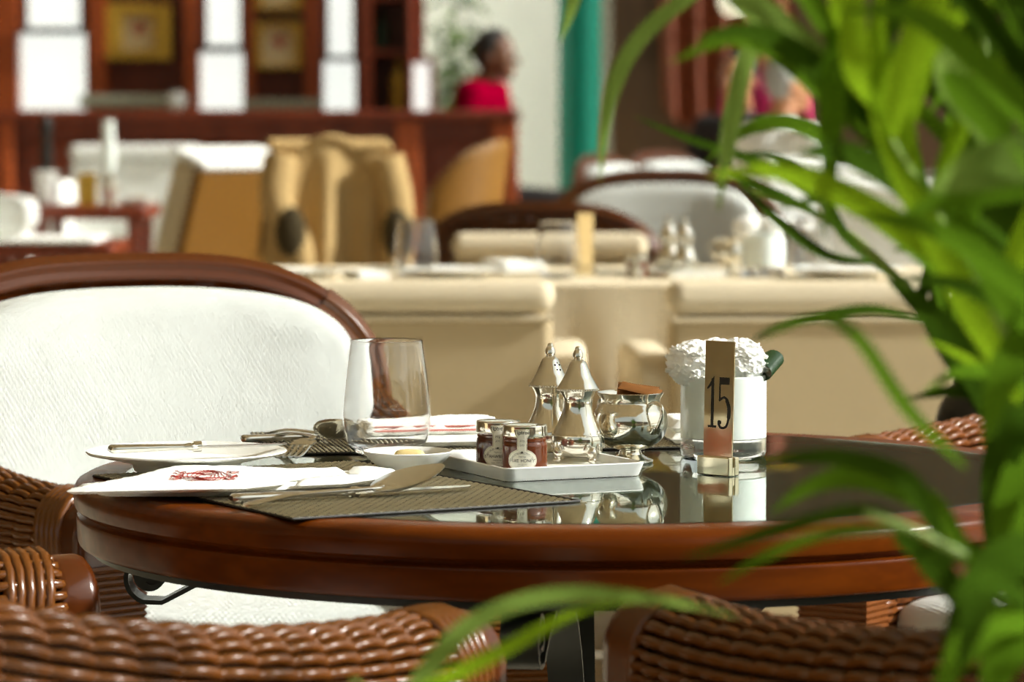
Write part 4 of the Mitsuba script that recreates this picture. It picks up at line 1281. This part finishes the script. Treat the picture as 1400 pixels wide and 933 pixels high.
# ------------------------------------------------------------------ the lounge corner on the left
club_chair('wide white upholstered chair in front of the bar, behind the dark wooden table', [-1.475, 14.25, 0], (0, -1), w=.50, top=.948, mat='m_white', mat2='m_white')
club_chair('white upholstered chair cut by the left edge of the photo', [-2.0, 12.6, 0], (.75, -.66), w=.46, top=.935, mat='m_white', mat2='m_white')
lt = thing('wooden_table', 'small dark wooden table in front of the wide white chair, far left', 'table')
a, b = at(44, 0, 13.2)[0], at(206, 0, 13.2)[0]
put(lt, 'top', rbox(a, b, 13.0, 13.55, .70, .745, .012), 'm_red_wood')
for sx in (a + .05, b - .05):
    for sy in (13.05, 13.5):
        put(lt, 'leg', box(sx - .02, sx + .02, sy - .02, sy + .02, 0, .70), 'm_red_wood', smooth=False)
ZL = .7455
lamp = thing('oil_lamp', 'slender glass table lamp with bright round base on the far left wooden table', 'lamp')
MLp = frame(px_on(147, 13.12, ZL))
put(lamp, 'base', lathe([(0, 0), (.028, 0), (.030, .008), (.016, .02), (.022, .035), (.036, .06), (.036, .085), (.022, .105), (.014, .112), (0, .112)], 32), 'm_silver', MLp)
put(lamp, 'chimney', lathe([(.014, .113), (.024, .14), (.026, .18), (.021, .26), (.020, .305), (.0185, .305), (.0195, .26), (.0245, .18), (.0225, .14), (.0125, .1135), (.014, .113)], 32), 'm_milk_glass', MLp)
solo('cup', lathe([(0, 0), (.025, 0), (.04, .02), (.043, .09), (.046, .125), (.043, .125), (.040, .09), (.036, .022), (0, .008)], 32), 'm_china', 'white cup at the left end of the far wooden table', 'cup', M=frame(px_on(63, 13.15, ZL)))
solo('pepper_mill', lathe([(0, 0), (.026, 0), (.026, .02), (.018, .06), (.022, .20), (.015, .235), (.022, .255), (.020, .30), (.010, .32), (0, .322)], 28), 'm_black', 'tall dark pepper mill behind the cup on the far wooden table', 'pepper mill', M=frame(px_on(62, 13.36, ZL)))
solo('menu_card', box(-.034, .034, -.008, .008, 0, .115), 'm_gold', 'upright ochre menu card between cup and lamp on the far wooden table', 'menu', M=frame(px_on(117, 13.3, ZL)), smooth=False)
dup('butter_dish', moved([-.1015, 3.605, TOP + .0034], px_on(186, 13.2, ZL), 0, 1.5), 'white bowl at the right end of the far wooden table')

low = thing('side_table', 'low brown side table with white cloth behind the arched crest rail, far left', 'table')
a, b = at(8, 0, 10.2)[0], at(150, 0, 10.2)[0]
put(low, 'top', rbox(a - .02, b + .02, 10.05, 10.5, .69, .73, .012), 'm_red_wood')
for sx in (a, b):
    for sy in (10.1, 10.45):
        put(low, 'leg', box(sx - .02, sx + .02, sy - .02, sy + .02, 0, .69), 'm_red_wood', smooth=False)
solo('table_runner', rbox(a + .01, b - .03, 10.045, 10.45, .7305, .742, .005), 'm_white', 'white cloth runner on the low side table, far left', 'cloth')


def slab_chair(label, pos, facing, w, top, lean, outer, inner, name='leather_chair', th=.11, edge=None):
    """A square-backed chair: outer shell, padded inside, seat and legs."""
    M = frame(pos, facing)
    t = thing(name, label, 'chair')
    c, s = math.cos(lean), math.sin(lean)
    B = M @ basis([0, -.22, .40], [1, 0, 0], [0, c, s], [0, -s, c])
    hh = (top - .40) / c
    put(t, 'back_shell', rbox(-w / 2, w / 2, -.035, 0, -.08, hh, .012), outer, B)
    put(t, 'back_pad', rbox(-w / 2 + .004, w / 2 - .004, .0005, th, -.02, hh - .004, .03, 20), inner, B)
    put(t, 'seat', rbox(-w / 2 + .01, w / 2 - .01, -.20, .26, .36, .47, .03, 20), inner, M)
    put(t, 'seat_base', rbox(-w / 2, w / 2, -.24, .26, .26, .355, .012), outer, M)
    for sx in (-1, 1):
        for y in (-.2, .22):
            put(t, 'leg', lathe([(0, 0), (.012, 0), (.02, .26), (0, .26)], 12), 'm_chair_wood', M @ basis([sx * (w / 2 - .04), y, 0], [1, 0, 0], [0, 1, 0], [0, 0, 1]))
    return t, B, hh


tl, B, hh = slab_chair('tan leather chair with a white cloth over its top, left of the jacket', [-1.13, 11.75, 0], (-.72, .69), .38, .915, .34, 'm_tan', 'm_beige_light', th=.11)
solo('chair_towel', rbox(-.19, .19, -.045, .125, hh + .001, hh + .026, .011), 'm_white', 'white cloth lying over the top of the tan leather chair', 'cloth', M=B)
tj, B, hh = slab_chair('tan chair with a beige jacket hung over its back, in front of the bar', [-.585, 11.35, 0], (-.15, .99), .38, .965, .08, 'm_tan', 'm_tan', th=.06)
jk = thing('jacket', 'beige jacket with dark elbow patches draped over the chair before the bar', 'jacket')
n, m = 60, 40
uu, vv = np.meshgrid(np.linspace(-1, 1, n), np.linspace(0, 1, m), indexing='ij')
sh = 1 - .22 * np.abs(uu) ** 2.5                                  # shoulder line
zz = hh + .028 - .05 * np.abs(uu) ** 3 - vv * (.66 - .05 * np.cos(uu * 7))
xx = uu * (.185 + .035 * vv)
yy = -.050 - .022 * np.sin(vv * 1.6) - .034 * vv ** .6 * (1 + np.cos(uu * 10 + 1.0 * np.sin(vv * 3))) - .012 * np.cos(uu * 5 + 1)
put(jk, 'body', ribbon(np.stack([xx, yy, zz], -1), (0, .006, 0)), 'm_jacket', B, smooth=True)
yf = .075 + .01 * np.cos(uu * 9) + .02 * vv
put(jk, 'front', ribbon(np.stack([xx * .96, yf, zz + vv * .30], -1), (0, .006, 0)), 'm_jacket', B, smooth=True)
put(jk, 'shoulder', rbox(-.185, .185, -.060, .088, hh + .002, hh + .034, .016), 'm_jacket', B)
put(jk, 'collar', tube(smooth_curve([[-.06, -.05, hh + .030], [0, -.060, hh + .046], [.06, -.05, hh + .030]], 16), .014, 10), 'm_jacket', B, smooth=True)
for s in (-1, 1):
    sl = smooth_curve([[s * .165, -.06, hh - .01], [s * .195, -.085, hh - .16], [s * .185, -.095, hh - .30], [s * .20, -.085, hh - .52]], 30)
    if s < 0:
        sl = smooth_curve([[-.150, -.06, hh - .01], [-.165, -.10, hh - .14], [-.10, -.115, hh - .30], [-.12, -.10, hh - .52]], 30)
    sv = put(jk, 'sleeve', tube(sl, np.linspace(.052, .045, 30), 16, up=(0, 1, 0)), 'm_jacket', B, smooth=True)
    p = sl[15]
    put(sv, 'elbow_patch', sphere([p[0], p[1] - .034, p[2]], [.046, .034, .075], 3), 'm_jacket_dark', B, smooth=True, label='dark oval elbow patch')

# tub chair seen from its side
tc = thing('tub_chair', 'orange tan tub chair with cream inside, seen from the side by the bar corner', 'chair')
MT_ = frame([-.335, 12.9, 0], (-.93, .36))
a = np.linspace(-1.25, 1.25, 50)
def shell(r, off, z0, z1):
    return np.stack([np.stack([r * np.sin(a) * 1.0, -(r * np.cos(a)) - .10 * q, z0 + (z1 - .16 * np.abs(a / 1.25) ** 2.2 - z0) * q], 1) for q in np.linspace(0, 1, 16)])
put(tc, 'outer_shell', ribbon(shell(.235, 0, .30, .985), (0, .02, 0)), 'm_tan', MT_, smooth=50)
put(tc, 'inner_pad', ribbon(shell(.205, 0, .34, .970), (0, .035, 0)), 'm_tan_light', MT_, smooth=50)
put(tc, 'seat', squad(.40, .42, .13, .45, .5, 40, 14), 'm_tan_light', MT_ @ basis([0, -.02, .42], [1, 0, 0], [0, 1, 0], [0, 0, 1]), smooth=True)
put(tc, 'base', lathe([(0, .0), (.20, 0), (.20, .03), (.05, .05), (.05, .28), (.19, .34), (0, .34)], 40), 'm_tan', MT_)

# dark glossy urn behind the table on the right
urn = thing('floor_urn', 'tall dark glossy urn standing behind the table at the right, under the palm', 'urn')
MU = frame([.665, 5.15, 0])
put(urn, 'body', lathe(smooth_curve([(.0, .0), (.09, .0), (.075, .02), (.055, .10), (.06, .30), (.075, .50), (.080, .62), (.072, .685), (.045, .728), (.030, .750), (.036, .772), (.030, .775), (.022, .752), (.0, .745)], 90), 56), 'm_black', MU, smooth=40)
put(urn, 'neck_ring', lathe([(.046, .719), (.052, .724), (.046, .733), (.040, .728)], 40), 'm_iron', MU)

# ------------------------------------------------------------------ people
def person(label, pos, facing, J, s=1.0, skin='m_skin', shirt='m_shirt_white', trousers='m_cloth_dark', hair='m_hair_black', head_yaw=0.0, bald=False):
    """J: joints in metres (x to the person's left-right, y forward, z up): pelvis, chest, neck, head, then per side shoulder, elbow, wrist, hip, knee, ankle."""
    M = frame(pos, facing)
    M[:3, :3] *= s
    t = thing('person', label, 'person')
    g = {k: np.asarray(v, float) for k, v in J.items()}
    hd = g['head']
    cy, sy = math.cos(head_yaw), math.sin(head_yaw)
    H = lambda x, y, z: hd + np.array([cy * x - sy * y, sy * x + cy * y, z])
    ball = lambda c, r: Manifold.sphere(r, 16).translate(tuple(map(float, c)))
    parts = [limb(g['pelvis'], .125, g['waist'], .115), limb(g['waist'], .115, g['chest'], .135), limb(g['chest'] + [.07, 0, .03], .095, g['chest'] + [-.07, 0, .03], .095), limb(g['chest'] + [0, 0, .08], .07, g['neck'], .055), limb(g['neck'], .053, H(0, -.01, -.05), .055)]
    parts += [Manifold.sphere(1, 24).scale((.074, .094, .105)).translate(tuple(H(0, 0, .03))), limb(H(0, .035, -.02), .055, H(0, .060, -.075), .030), limb(H(0, .088, .02), .012, H(0, .108, -.018), .014)]
    for e in (-1, 1):
        parts.append(Manifold.sphere(1, 12).scale((.012, .022, .032)).translate(tuple(H(e * .076, -.008, .005))))
    shirt_p = [limb(g['pelvis'] + [0, 0, .02], .140, g['waist'], .130), limb(g['waist'], .130, g['chest'], .150), limb(g['chest'] + [.08, 0, .02], .108, g['chest'] + [-.08, 0, .02], .108), limb(g['chest'] + [0, 0, .06], .088, g['neck'] - [0, 0, .035], .066)]
    trou_p = [limb(g['pelvis'] + [.03, 0, -.02], .138, g['pelvis'] + [-.03, 0, -.02], .138)]
    for e in ('l', 'r'):
        sh_, el, wr, hp, kn, an = (g[e + q] for q in ('shoulder', 'elbow', 'wrist', 'hip', 'knee', 'ankle'))
        parts += [limb(sh_, .058, el, .043), limb(el, .042, wr, .028), limb(hp, .085, kn, .058), limb(kn, .056, an, .038), limb(an - [0, 0, .03], .034, an + [0, .15, -.05], .027)]
        d = (wr - el) / np.linalg.norm(wr - el)
        sd = np.cross(d, [0, .2, 1.0])
        sd /= np.linalg.norm(sd)
        palm = wr + d * .05
        parts.append(Manifold.batch_hull([Manifold.sphere(.015, 10).translate(tuple(q)) for q in (wr + d * .012, palm + sd * .026, palm - sd * .026, palm + d * .035 + sd * .024, palm + d * .035 - sd * .024)]))
        dn = np.cross(sd, d)
        for i, Lf in enumerate((.068, .078, .073, .056)):
            b = palm + d * .035 + sd * (.027 - .018 * i)
            mid = b + d * Lf * .55 - dn * .008
            parts += [limb(b, .0085, mid, .008, 8), limb(mid, .008, mid + d * Lf * .42 - dn * .018, .007, 8)]
        b = wr + d * .03 + sd * .03
        parts += [limb(b, .010, b + d * .03 + sd * .028, .0095, 8), limb(b + d * .03 + sd * .028, .0095, b + d * .058 + sd * .034, .0085, 8)]
        shirt_p += [limb(g['chest'] + (sh_ - g['chest']) * .4 + [0, 0, .03], .085, sh_, .070), limb(sh_, .070, el, .056), limb(el, .056, wr - d * .03, .040)]
        trou_p += [limb(hp, .105, kn, .075), limb(kn, .075, an + [0, 0, .02], .058)]
    put(t, 'body', blend(parts, .022, 3), skin, M, smooth=True)
    put(t, 'shirt', blend(shirt_p, .03, 8), shirt, M, smooth=True)
    put(t, 'trousers', blend(trou_p, .035, 8), trousers, M, smooth=True)
    hr = Manifold.sphere(1, 28).scale((.083, .103, .112)).translate(tuple(H(0, -.010, .040)))
    cut = Manifold.batch_hull([ball(H(x, y, z), .012) for x in (-.12, .12) for y, z in ((.055, .105), (.03, -.02), (.30, .105), (.30, -.20), (-.02, -.075), (.0, -.2))])
    low_ = Manifold.cube((.6, .6, .3), True).translate(tuple(H(0, 0, -.215)))
    put(t, 'hair', blend([hr - cut - low_], .02, 3), hair, M, smooth=True)
    for e in (-1, 1):
        ey = put(t, 'eye', sphere(H(e * .030, .081, .022), [.012, .008, .009], 2), 'm_eye', M, smooth=True)
        put(ey, 'pupil', sphere(H(e * .030, .088, .022), .0045, 1), 'm_black', M, smooth=True)
    put(t, 'mouth', limb(H(-.022, .083, -.052), .006, H(.022, .083, -.052), .006, 10), 'm_picture_red', M, smooth=True)
    for e in ('l', 'r'):
        an = g[e + 'ankle']
        put(t, 'shoe', Manifold.batch_hull([Manifold.sphere(.036, 12).translate(tuple(an + q)) for q in ([0, -.03, -.045], [0, .06, -.045])] + [Manifold.sphere(.030, 12).translate(tuple(an + [0, .15, -.05]))]), 'm_black', M, smooth=True)
    return t


STAND = dict(pelvis=(0, 0, .95), waist=(0, 0, 1.08), chest=(0, .01, 1.30), neck=(0, 0, 1.50), head=(0, .03, 1.62),
             lshoulder=(-.19, 0, 1.42), lelbow=(-.23, -.02, 1.14), lwrist=(-.20, .16, .98), rshoulder=(.19, 0, 1.42), relbow=(.23, -.02, 1.14), rwrist=(.20, .16, .98),
             lhip=(-.09, 0, .92), lknee=(-.10, .02, .50), lankle=(-.11, 0, .085), rhip=(.09, 0, .92), rknee=(.10, .02, .50), rankle=(.11, 0, .085))
SIT = dict(pelvis=(0, 0, .56), waist=(0, -.01, .70), chest=(0, 0, .90), neck=(0, .02, 1.09), head=(0, .06, 1.215),
           lshoulder=(-.19, 0, 1.00), lelbow=(-.25, .06, .74), lwrist=(-.15, .27, .79), rshoulder=(.19, 0, 1.00), relbow=(.25, .06, .74), rwrist=(.15, .27, .79),
           lhip=(-.10, .02, .52), lknee=(-.13, .42, .52), lankle=(-.13, .40, .085), rhip=(.10, .02, .52), rknee=(.13, .42, .52), rankle=(.13, .40, .085))
person('person in a bright red top behind the right end of the bar, facing right', [at(660, 0, 18.3)[0], 18.35, .06], (.96, -.28), {**SIT, 'lelbow': (-.24, -.03, .74), 'relbow': (.24, -.03, .74), 'lwrist': (-.19, .10, .60), 'rwrist': (.19, .10, .60), 'lshoulder': (-.215, 0, 1.055), 'rshoulder': (.215, 0, 1.055), 'chest': (0, 0, .96), 'neck': (0, .02, 1.115)}, s=1.04, skin='m_skin_dark', shirt='m_shirt_red')
person('seated grey-haired person in a white shirt, seen from behind at the right', [at(1066, 0, 14.5)[0], 14.55, 0], (.72, .69), SIT, s=.965, skin='m_skin', shirt='m_shirt_white', hair='m_hair_grey', head_yaw=-.5)
person('standing person in magenta with black hair, behind the grey-haired person', [at(1052, 0, 18.5)[0], 18.6, 0], (-.15, -.99), STAND, s=.86, skin='m_skin', shirt='m_shirt_magenta')
person('seated person in dark clothes between the two drooping leaf blades, far back', [at(1018, 0, 17.2)[0], 17.3, 0], (-.5, -.86), SIT, s=.99, skin='m_skin', shirt='m_cloth_dark')
sc = thing('stool', 'plain dark stool under the seated grey-haired person', 'stool')
for q, (px, Y) in enumerate(((1066, 14.55), (1018, 17.3), (660, 18.35))):
    nm = sc if q == 0 else thing('stool', ('', 'plain dark stool under the seated person in dark clothes', 'plain dark stool under the person in red behind the bar')[q], 'stool')
    zs = (0, 0, .075)[q]
    c = at(px, 0, Y)
    put(nm, 'seat', lathe([(0, .335 + zs), (.19, .335 + zs), (.20, .355 + zs), (.19, .382 + zs), (0, .382 + zs)], 32), 'm_red_wood', frame([c[0], Y, 0]))
    for i in range(4):
        an_ = i * math.pi / 2 + .4
        put(nm, 'leg', tube(np.array([[.15 * math.cos(an_), .15 * math.sin(an_), .34 + zs], [.20 * math.cos(an_), .20 * math.sin(an_), 0.0]]), .016, 8, up=(0, 1, .1)), 'm_red_wood', frame([c[0], Y, 0]))
#PLANTS
# ------------------------------------------------------------------ the palm at the right, close to the lens
palm = thing('potted_palm', 'large potted palm with long narrow green leaves, filling the right foreground out of focus', 'plant')
PB = np.array([.80, 2.12, 0])
put(palm, 'pot', lathe([(0, 0), (.15, 0), (.165, .02), (.20, .34), (.215, .36), (.215, .385), (.195, .385), (.185, .34), (0, .34)], 48), 'm_black', frame(PB), smooth=40)
put(palm, 'soil', lathe([(0, .341), (.183, .341), (.10, .356), (0, .36)], 32), 'm_soil', frame(PB))


def blade(pts, w, fold=.25, n=22, flat=(0, -.35, 1.0), twist=0.0):
    """A long narrow leaf along pts (root to tip), w its greatest width."""
    p = smooth_curve(pts, n)
    t = np.gradient(p, axis=0)
    t /= np.linalg.norm(t, axis=1, keepdims=True)
    s = np.cross(t, np.asarray(flat, float))
    s /= np.linalg.norm(s, axis=1, keepdims=True) + 1e-9
    k = np.cross(s, t)
    q = np.linspace(0, 1, n)
    if twist:
        c_, s_ = np.cos(twist * q)[:, None], np.sin(twist * q)[:, None]
        s, k = s * c_ + k * s_, k * c_ - s * s_
    ww = w * .5 * np.interp(q, [0, .06, .25, .6, .85, 1], [.25, .55, 1, .85, .42, .02])
    g = np.stack([p + s * (b * ww)[:, None] + k * (abs(b) * fold * ww)[:, None] for b in (-1, -.5, 0, .5, 1)], 1)
    i, j = np.meshgrid(np.arange(n - 1), np.arange(4), indexing='ij')
    f = np.stack([i * 5 + j, i * 5 + j + 1, (i + 1) * 5 + j + 1, (i + 1) * 5 + j], -1).reshape(-1, 4)
    return g.reshape(-1, 3), f


def P3(l):
    return np.array([at(a, b, Y * 1.27) for a, b, Y in l])


rs = R(11)
FR = {}


def frond(name, ctrl, r0=.0055):
    p = smooth_curve(np.vstack([[PB + [rs.normal() * .03, rs.normal() * .03, .35]], P3(ctrl)]), 80)
    key = put(palm, 'frond', tube(p, np.linspace(r0, .0016, 80), 8, up=(.2, 1, .1)), 'm_stem', smooth=True)
    FR[name] = (key, p)
    return key, p


def leaflet(f, pts, w, mat, **k):
    put(FR[f][0], 'leaflet', blade(pts, w, **k), mat, smooth=True)


frond('a', [(1640, 900, 1.80), (1440, 560, 1.74), (1300, 330, 1.72), (1200, 160, 1.70), (1150, 40, 1.70), (1125, -70, 1.70)])
frond('b', [(1660, 900, 1.90), (1490, 520, 1.86), (1400, 260, 1.84), (1345, 60, 1.84), (1315, -120, 1.84)])
frond('c', [(1640, 950, 1.98), (1440, 640, 1.96), (1290, 450, 1.98), (1190, 345, 2.02), (1110, 290, 2.06), (1020, 262, 2.1)])
frond('d', [(1640, 1050, 1.70), (1500, 900, 1.62), (1380, 800, 1.58), (1270, 735, 1.56), (1180, 700, 1.55)])
frond('e', [(1500, 1300, 1.60), (1100, 1180, 1.56), (760, 1080, 1.55), (560, 990, 1.55), (480, 930, 1.55)])
frond('f', [(1660, 700, 1.62), (1560, 380, 1.58), (1480, 160, 1.58), (1430, -60, 1.58)])
# the leaves one can follow one by one: px, py and depth from root to tip, width, tone
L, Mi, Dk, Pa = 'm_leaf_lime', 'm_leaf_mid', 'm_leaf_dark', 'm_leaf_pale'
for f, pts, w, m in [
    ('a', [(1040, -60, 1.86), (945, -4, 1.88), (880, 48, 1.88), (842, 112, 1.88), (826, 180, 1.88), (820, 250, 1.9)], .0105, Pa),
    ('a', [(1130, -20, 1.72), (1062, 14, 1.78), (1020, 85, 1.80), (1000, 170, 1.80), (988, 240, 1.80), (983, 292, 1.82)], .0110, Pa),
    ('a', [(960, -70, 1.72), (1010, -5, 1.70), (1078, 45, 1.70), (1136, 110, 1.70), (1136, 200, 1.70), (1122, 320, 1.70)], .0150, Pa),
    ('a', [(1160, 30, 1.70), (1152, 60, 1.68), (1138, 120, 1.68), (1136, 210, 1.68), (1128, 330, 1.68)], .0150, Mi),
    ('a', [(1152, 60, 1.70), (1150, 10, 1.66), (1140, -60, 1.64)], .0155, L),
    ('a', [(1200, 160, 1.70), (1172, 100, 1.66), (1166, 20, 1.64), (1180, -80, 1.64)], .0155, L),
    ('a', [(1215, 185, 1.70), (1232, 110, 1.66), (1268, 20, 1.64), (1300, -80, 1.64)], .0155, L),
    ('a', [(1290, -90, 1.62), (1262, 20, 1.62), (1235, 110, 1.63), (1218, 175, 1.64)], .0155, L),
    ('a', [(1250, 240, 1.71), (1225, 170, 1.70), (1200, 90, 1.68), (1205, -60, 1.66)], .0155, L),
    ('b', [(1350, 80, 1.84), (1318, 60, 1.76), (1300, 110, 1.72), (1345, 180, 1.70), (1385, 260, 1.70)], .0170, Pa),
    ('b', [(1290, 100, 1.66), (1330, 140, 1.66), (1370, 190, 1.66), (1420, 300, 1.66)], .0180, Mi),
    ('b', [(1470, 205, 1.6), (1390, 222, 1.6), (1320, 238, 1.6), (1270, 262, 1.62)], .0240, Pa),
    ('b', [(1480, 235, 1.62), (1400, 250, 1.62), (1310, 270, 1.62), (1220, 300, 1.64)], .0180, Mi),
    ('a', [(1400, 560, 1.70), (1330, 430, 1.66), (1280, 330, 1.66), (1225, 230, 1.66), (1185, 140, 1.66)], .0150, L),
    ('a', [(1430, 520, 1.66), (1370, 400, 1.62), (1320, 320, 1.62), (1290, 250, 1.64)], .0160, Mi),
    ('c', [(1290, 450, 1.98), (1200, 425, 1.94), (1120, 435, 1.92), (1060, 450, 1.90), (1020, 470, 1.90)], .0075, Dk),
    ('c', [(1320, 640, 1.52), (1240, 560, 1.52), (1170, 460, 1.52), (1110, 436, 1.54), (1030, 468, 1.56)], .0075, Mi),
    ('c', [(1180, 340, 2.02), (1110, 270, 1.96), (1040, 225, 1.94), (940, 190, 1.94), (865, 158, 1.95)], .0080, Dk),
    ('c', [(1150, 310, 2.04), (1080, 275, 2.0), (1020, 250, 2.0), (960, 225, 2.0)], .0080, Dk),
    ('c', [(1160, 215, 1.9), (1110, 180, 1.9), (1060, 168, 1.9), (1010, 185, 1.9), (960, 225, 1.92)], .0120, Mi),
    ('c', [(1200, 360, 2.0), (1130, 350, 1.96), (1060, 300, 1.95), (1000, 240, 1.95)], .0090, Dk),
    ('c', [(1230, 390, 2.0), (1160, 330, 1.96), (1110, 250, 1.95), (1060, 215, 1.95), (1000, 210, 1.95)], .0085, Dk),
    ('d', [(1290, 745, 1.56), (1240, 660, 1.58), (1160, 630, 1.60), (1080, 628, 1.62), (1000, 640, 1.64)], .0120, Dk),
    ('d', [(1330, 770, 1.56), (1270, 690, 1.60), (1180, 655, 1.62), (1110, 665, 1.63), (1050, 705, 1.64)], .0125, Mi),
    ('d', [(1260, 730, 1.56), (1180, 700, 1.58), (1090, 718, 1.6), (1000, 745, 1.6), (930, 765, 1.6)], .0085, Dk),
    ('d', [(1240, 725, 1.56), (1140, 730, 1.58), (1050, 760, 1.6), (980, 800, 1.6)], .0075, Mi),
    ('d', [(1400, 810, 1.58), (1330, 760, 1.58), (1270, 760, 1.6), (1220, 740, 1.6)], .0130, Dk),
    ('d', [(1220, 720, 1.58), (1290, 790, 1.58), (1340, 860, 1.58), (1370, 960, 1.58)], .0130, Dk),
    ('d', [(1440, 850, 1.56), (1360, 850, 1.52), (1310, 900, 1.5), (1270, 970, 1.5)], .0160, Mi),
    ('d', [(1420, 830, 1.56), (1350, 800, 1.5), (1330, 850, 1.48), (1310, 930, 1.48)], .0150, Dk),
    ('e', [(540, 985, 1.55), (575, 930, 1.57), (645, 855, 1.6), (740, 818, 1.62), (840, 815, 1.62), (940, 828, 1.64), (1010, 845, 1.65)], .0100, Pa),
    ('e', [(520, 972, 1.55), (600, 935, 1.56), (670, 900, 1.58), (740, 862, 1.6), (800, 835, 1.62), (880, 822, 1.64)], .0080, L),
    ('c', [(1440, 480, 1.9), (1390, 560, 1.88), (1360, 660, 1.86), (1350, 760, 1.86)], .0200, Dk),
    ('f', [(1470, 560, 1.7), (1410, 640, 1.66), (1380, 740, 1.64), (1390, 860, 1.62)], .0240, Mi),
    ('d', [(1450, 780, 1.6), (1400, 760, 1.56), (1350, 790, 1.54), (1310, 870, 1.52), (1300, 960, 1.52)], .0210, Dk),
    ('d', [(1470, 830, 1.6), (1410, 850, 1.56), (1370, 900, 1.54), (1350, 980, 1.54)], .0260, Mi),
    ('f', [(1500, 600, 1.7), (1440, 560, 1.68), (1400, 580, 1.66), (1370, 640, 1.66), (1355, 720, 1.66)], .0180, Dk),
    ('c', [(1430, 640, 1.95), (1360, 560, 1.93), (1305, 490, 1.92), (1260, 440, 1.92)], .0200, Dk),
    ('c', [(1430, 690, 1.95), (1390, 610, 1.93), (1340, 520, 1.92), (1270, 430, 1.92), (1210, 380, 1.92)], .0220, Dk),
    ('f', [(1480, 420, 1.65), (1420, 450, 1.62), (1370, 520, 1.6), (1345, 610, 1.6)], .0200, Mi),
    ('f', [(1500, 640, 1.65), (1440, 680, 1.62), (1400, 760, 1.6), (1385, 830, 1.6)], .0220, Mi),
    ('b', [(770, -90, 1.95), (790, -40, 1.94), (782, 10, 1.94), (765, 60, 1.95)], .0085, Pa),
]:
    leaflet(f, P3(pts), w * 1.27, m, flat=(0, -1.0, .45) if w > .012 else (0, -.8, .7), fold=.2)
# the thick of the crown: leaflets left and right along the fronds
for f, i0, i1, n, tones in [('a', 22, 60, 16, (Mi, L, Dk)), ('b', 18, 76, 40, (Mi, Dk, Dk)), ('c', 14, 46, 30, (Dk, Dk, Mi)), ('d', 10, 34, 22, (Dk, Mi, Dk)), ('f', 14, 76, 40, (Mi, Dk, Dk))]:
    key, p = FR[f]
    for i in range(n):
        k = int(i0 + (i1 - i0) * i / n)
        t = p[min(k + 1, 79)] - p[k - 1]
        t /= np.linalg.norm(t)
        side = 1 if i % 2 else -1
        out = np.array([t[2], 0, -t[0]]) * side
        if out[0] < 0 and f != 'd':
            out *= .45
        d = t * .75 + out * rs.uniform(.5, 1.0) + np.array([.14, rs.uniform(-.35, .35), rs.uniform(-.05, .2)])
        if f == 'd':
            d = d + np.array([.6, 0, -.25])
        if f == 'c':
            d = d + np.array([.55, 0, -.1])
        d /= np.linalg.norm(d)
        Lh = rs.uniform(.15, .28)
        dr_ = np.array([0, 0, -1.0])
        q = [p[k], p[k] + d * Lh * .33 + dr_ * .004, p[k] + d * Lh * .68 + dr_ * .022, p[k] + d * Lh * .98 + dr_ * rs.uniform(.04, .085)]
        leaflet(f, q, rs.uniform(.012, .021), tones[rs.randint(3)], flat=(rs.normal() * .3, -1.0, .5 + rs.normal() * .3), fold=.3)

# a potted palm behind the bar, by the white wall
p2 = thing('potted_palm', 'blurred green palm left of the person in red, behind the bar', 'plant')
B2 = np.array([at(618, 0, 20.8)[0], 20.9, 0])
put(p2, 'pot', lathe([(0, 0), (.14, 0), (.18, .35), (.18, .38), (.16, .38), (.15, .34), (0, .34)], 32), 'm_black', frame(B2), smooth=40)
for (tx, tz, n) in [(600, 20, 26), (640, 40, 26), (655, 110, 22), (585, 90, 20), (620, -40, 24), (600, 140, 18), (690, 170, 12)]:
    tip = at(tx, tz, 20.8 + rs.uniform(-.25, .25))
    mid = B2 * .35 + tip * .65 + [0, 0, .12]
    p = smooth_curve([B2 + [0, 0, .34], B2 * .6 + tip * .4 + [0, 0, .12], mid, tip], 50)
    fk = put(p2, 'frond', tube(p, np.linspace(.012, .004, 50), 6, up=(.2, 1, .1)), 'm_stem', smooth=True)
    for i in range(n):
        k = int(22 + 27 * i / n)
        d = np.array([rs.normal() * .8, rs.normal() * .6, rs.normal() * .5 + .1])
        d /= np.linalg.norm(d)
        put(fk, 'leaflet', blade([p[k], p[k] + d * .08, p[k] + d * .17 + [0, 0, -.02], p[k] + d * .25 + [0, 0, -.07]], .050, n=9), (Mi, Dk, Dk)[i % 3], smooth=True)
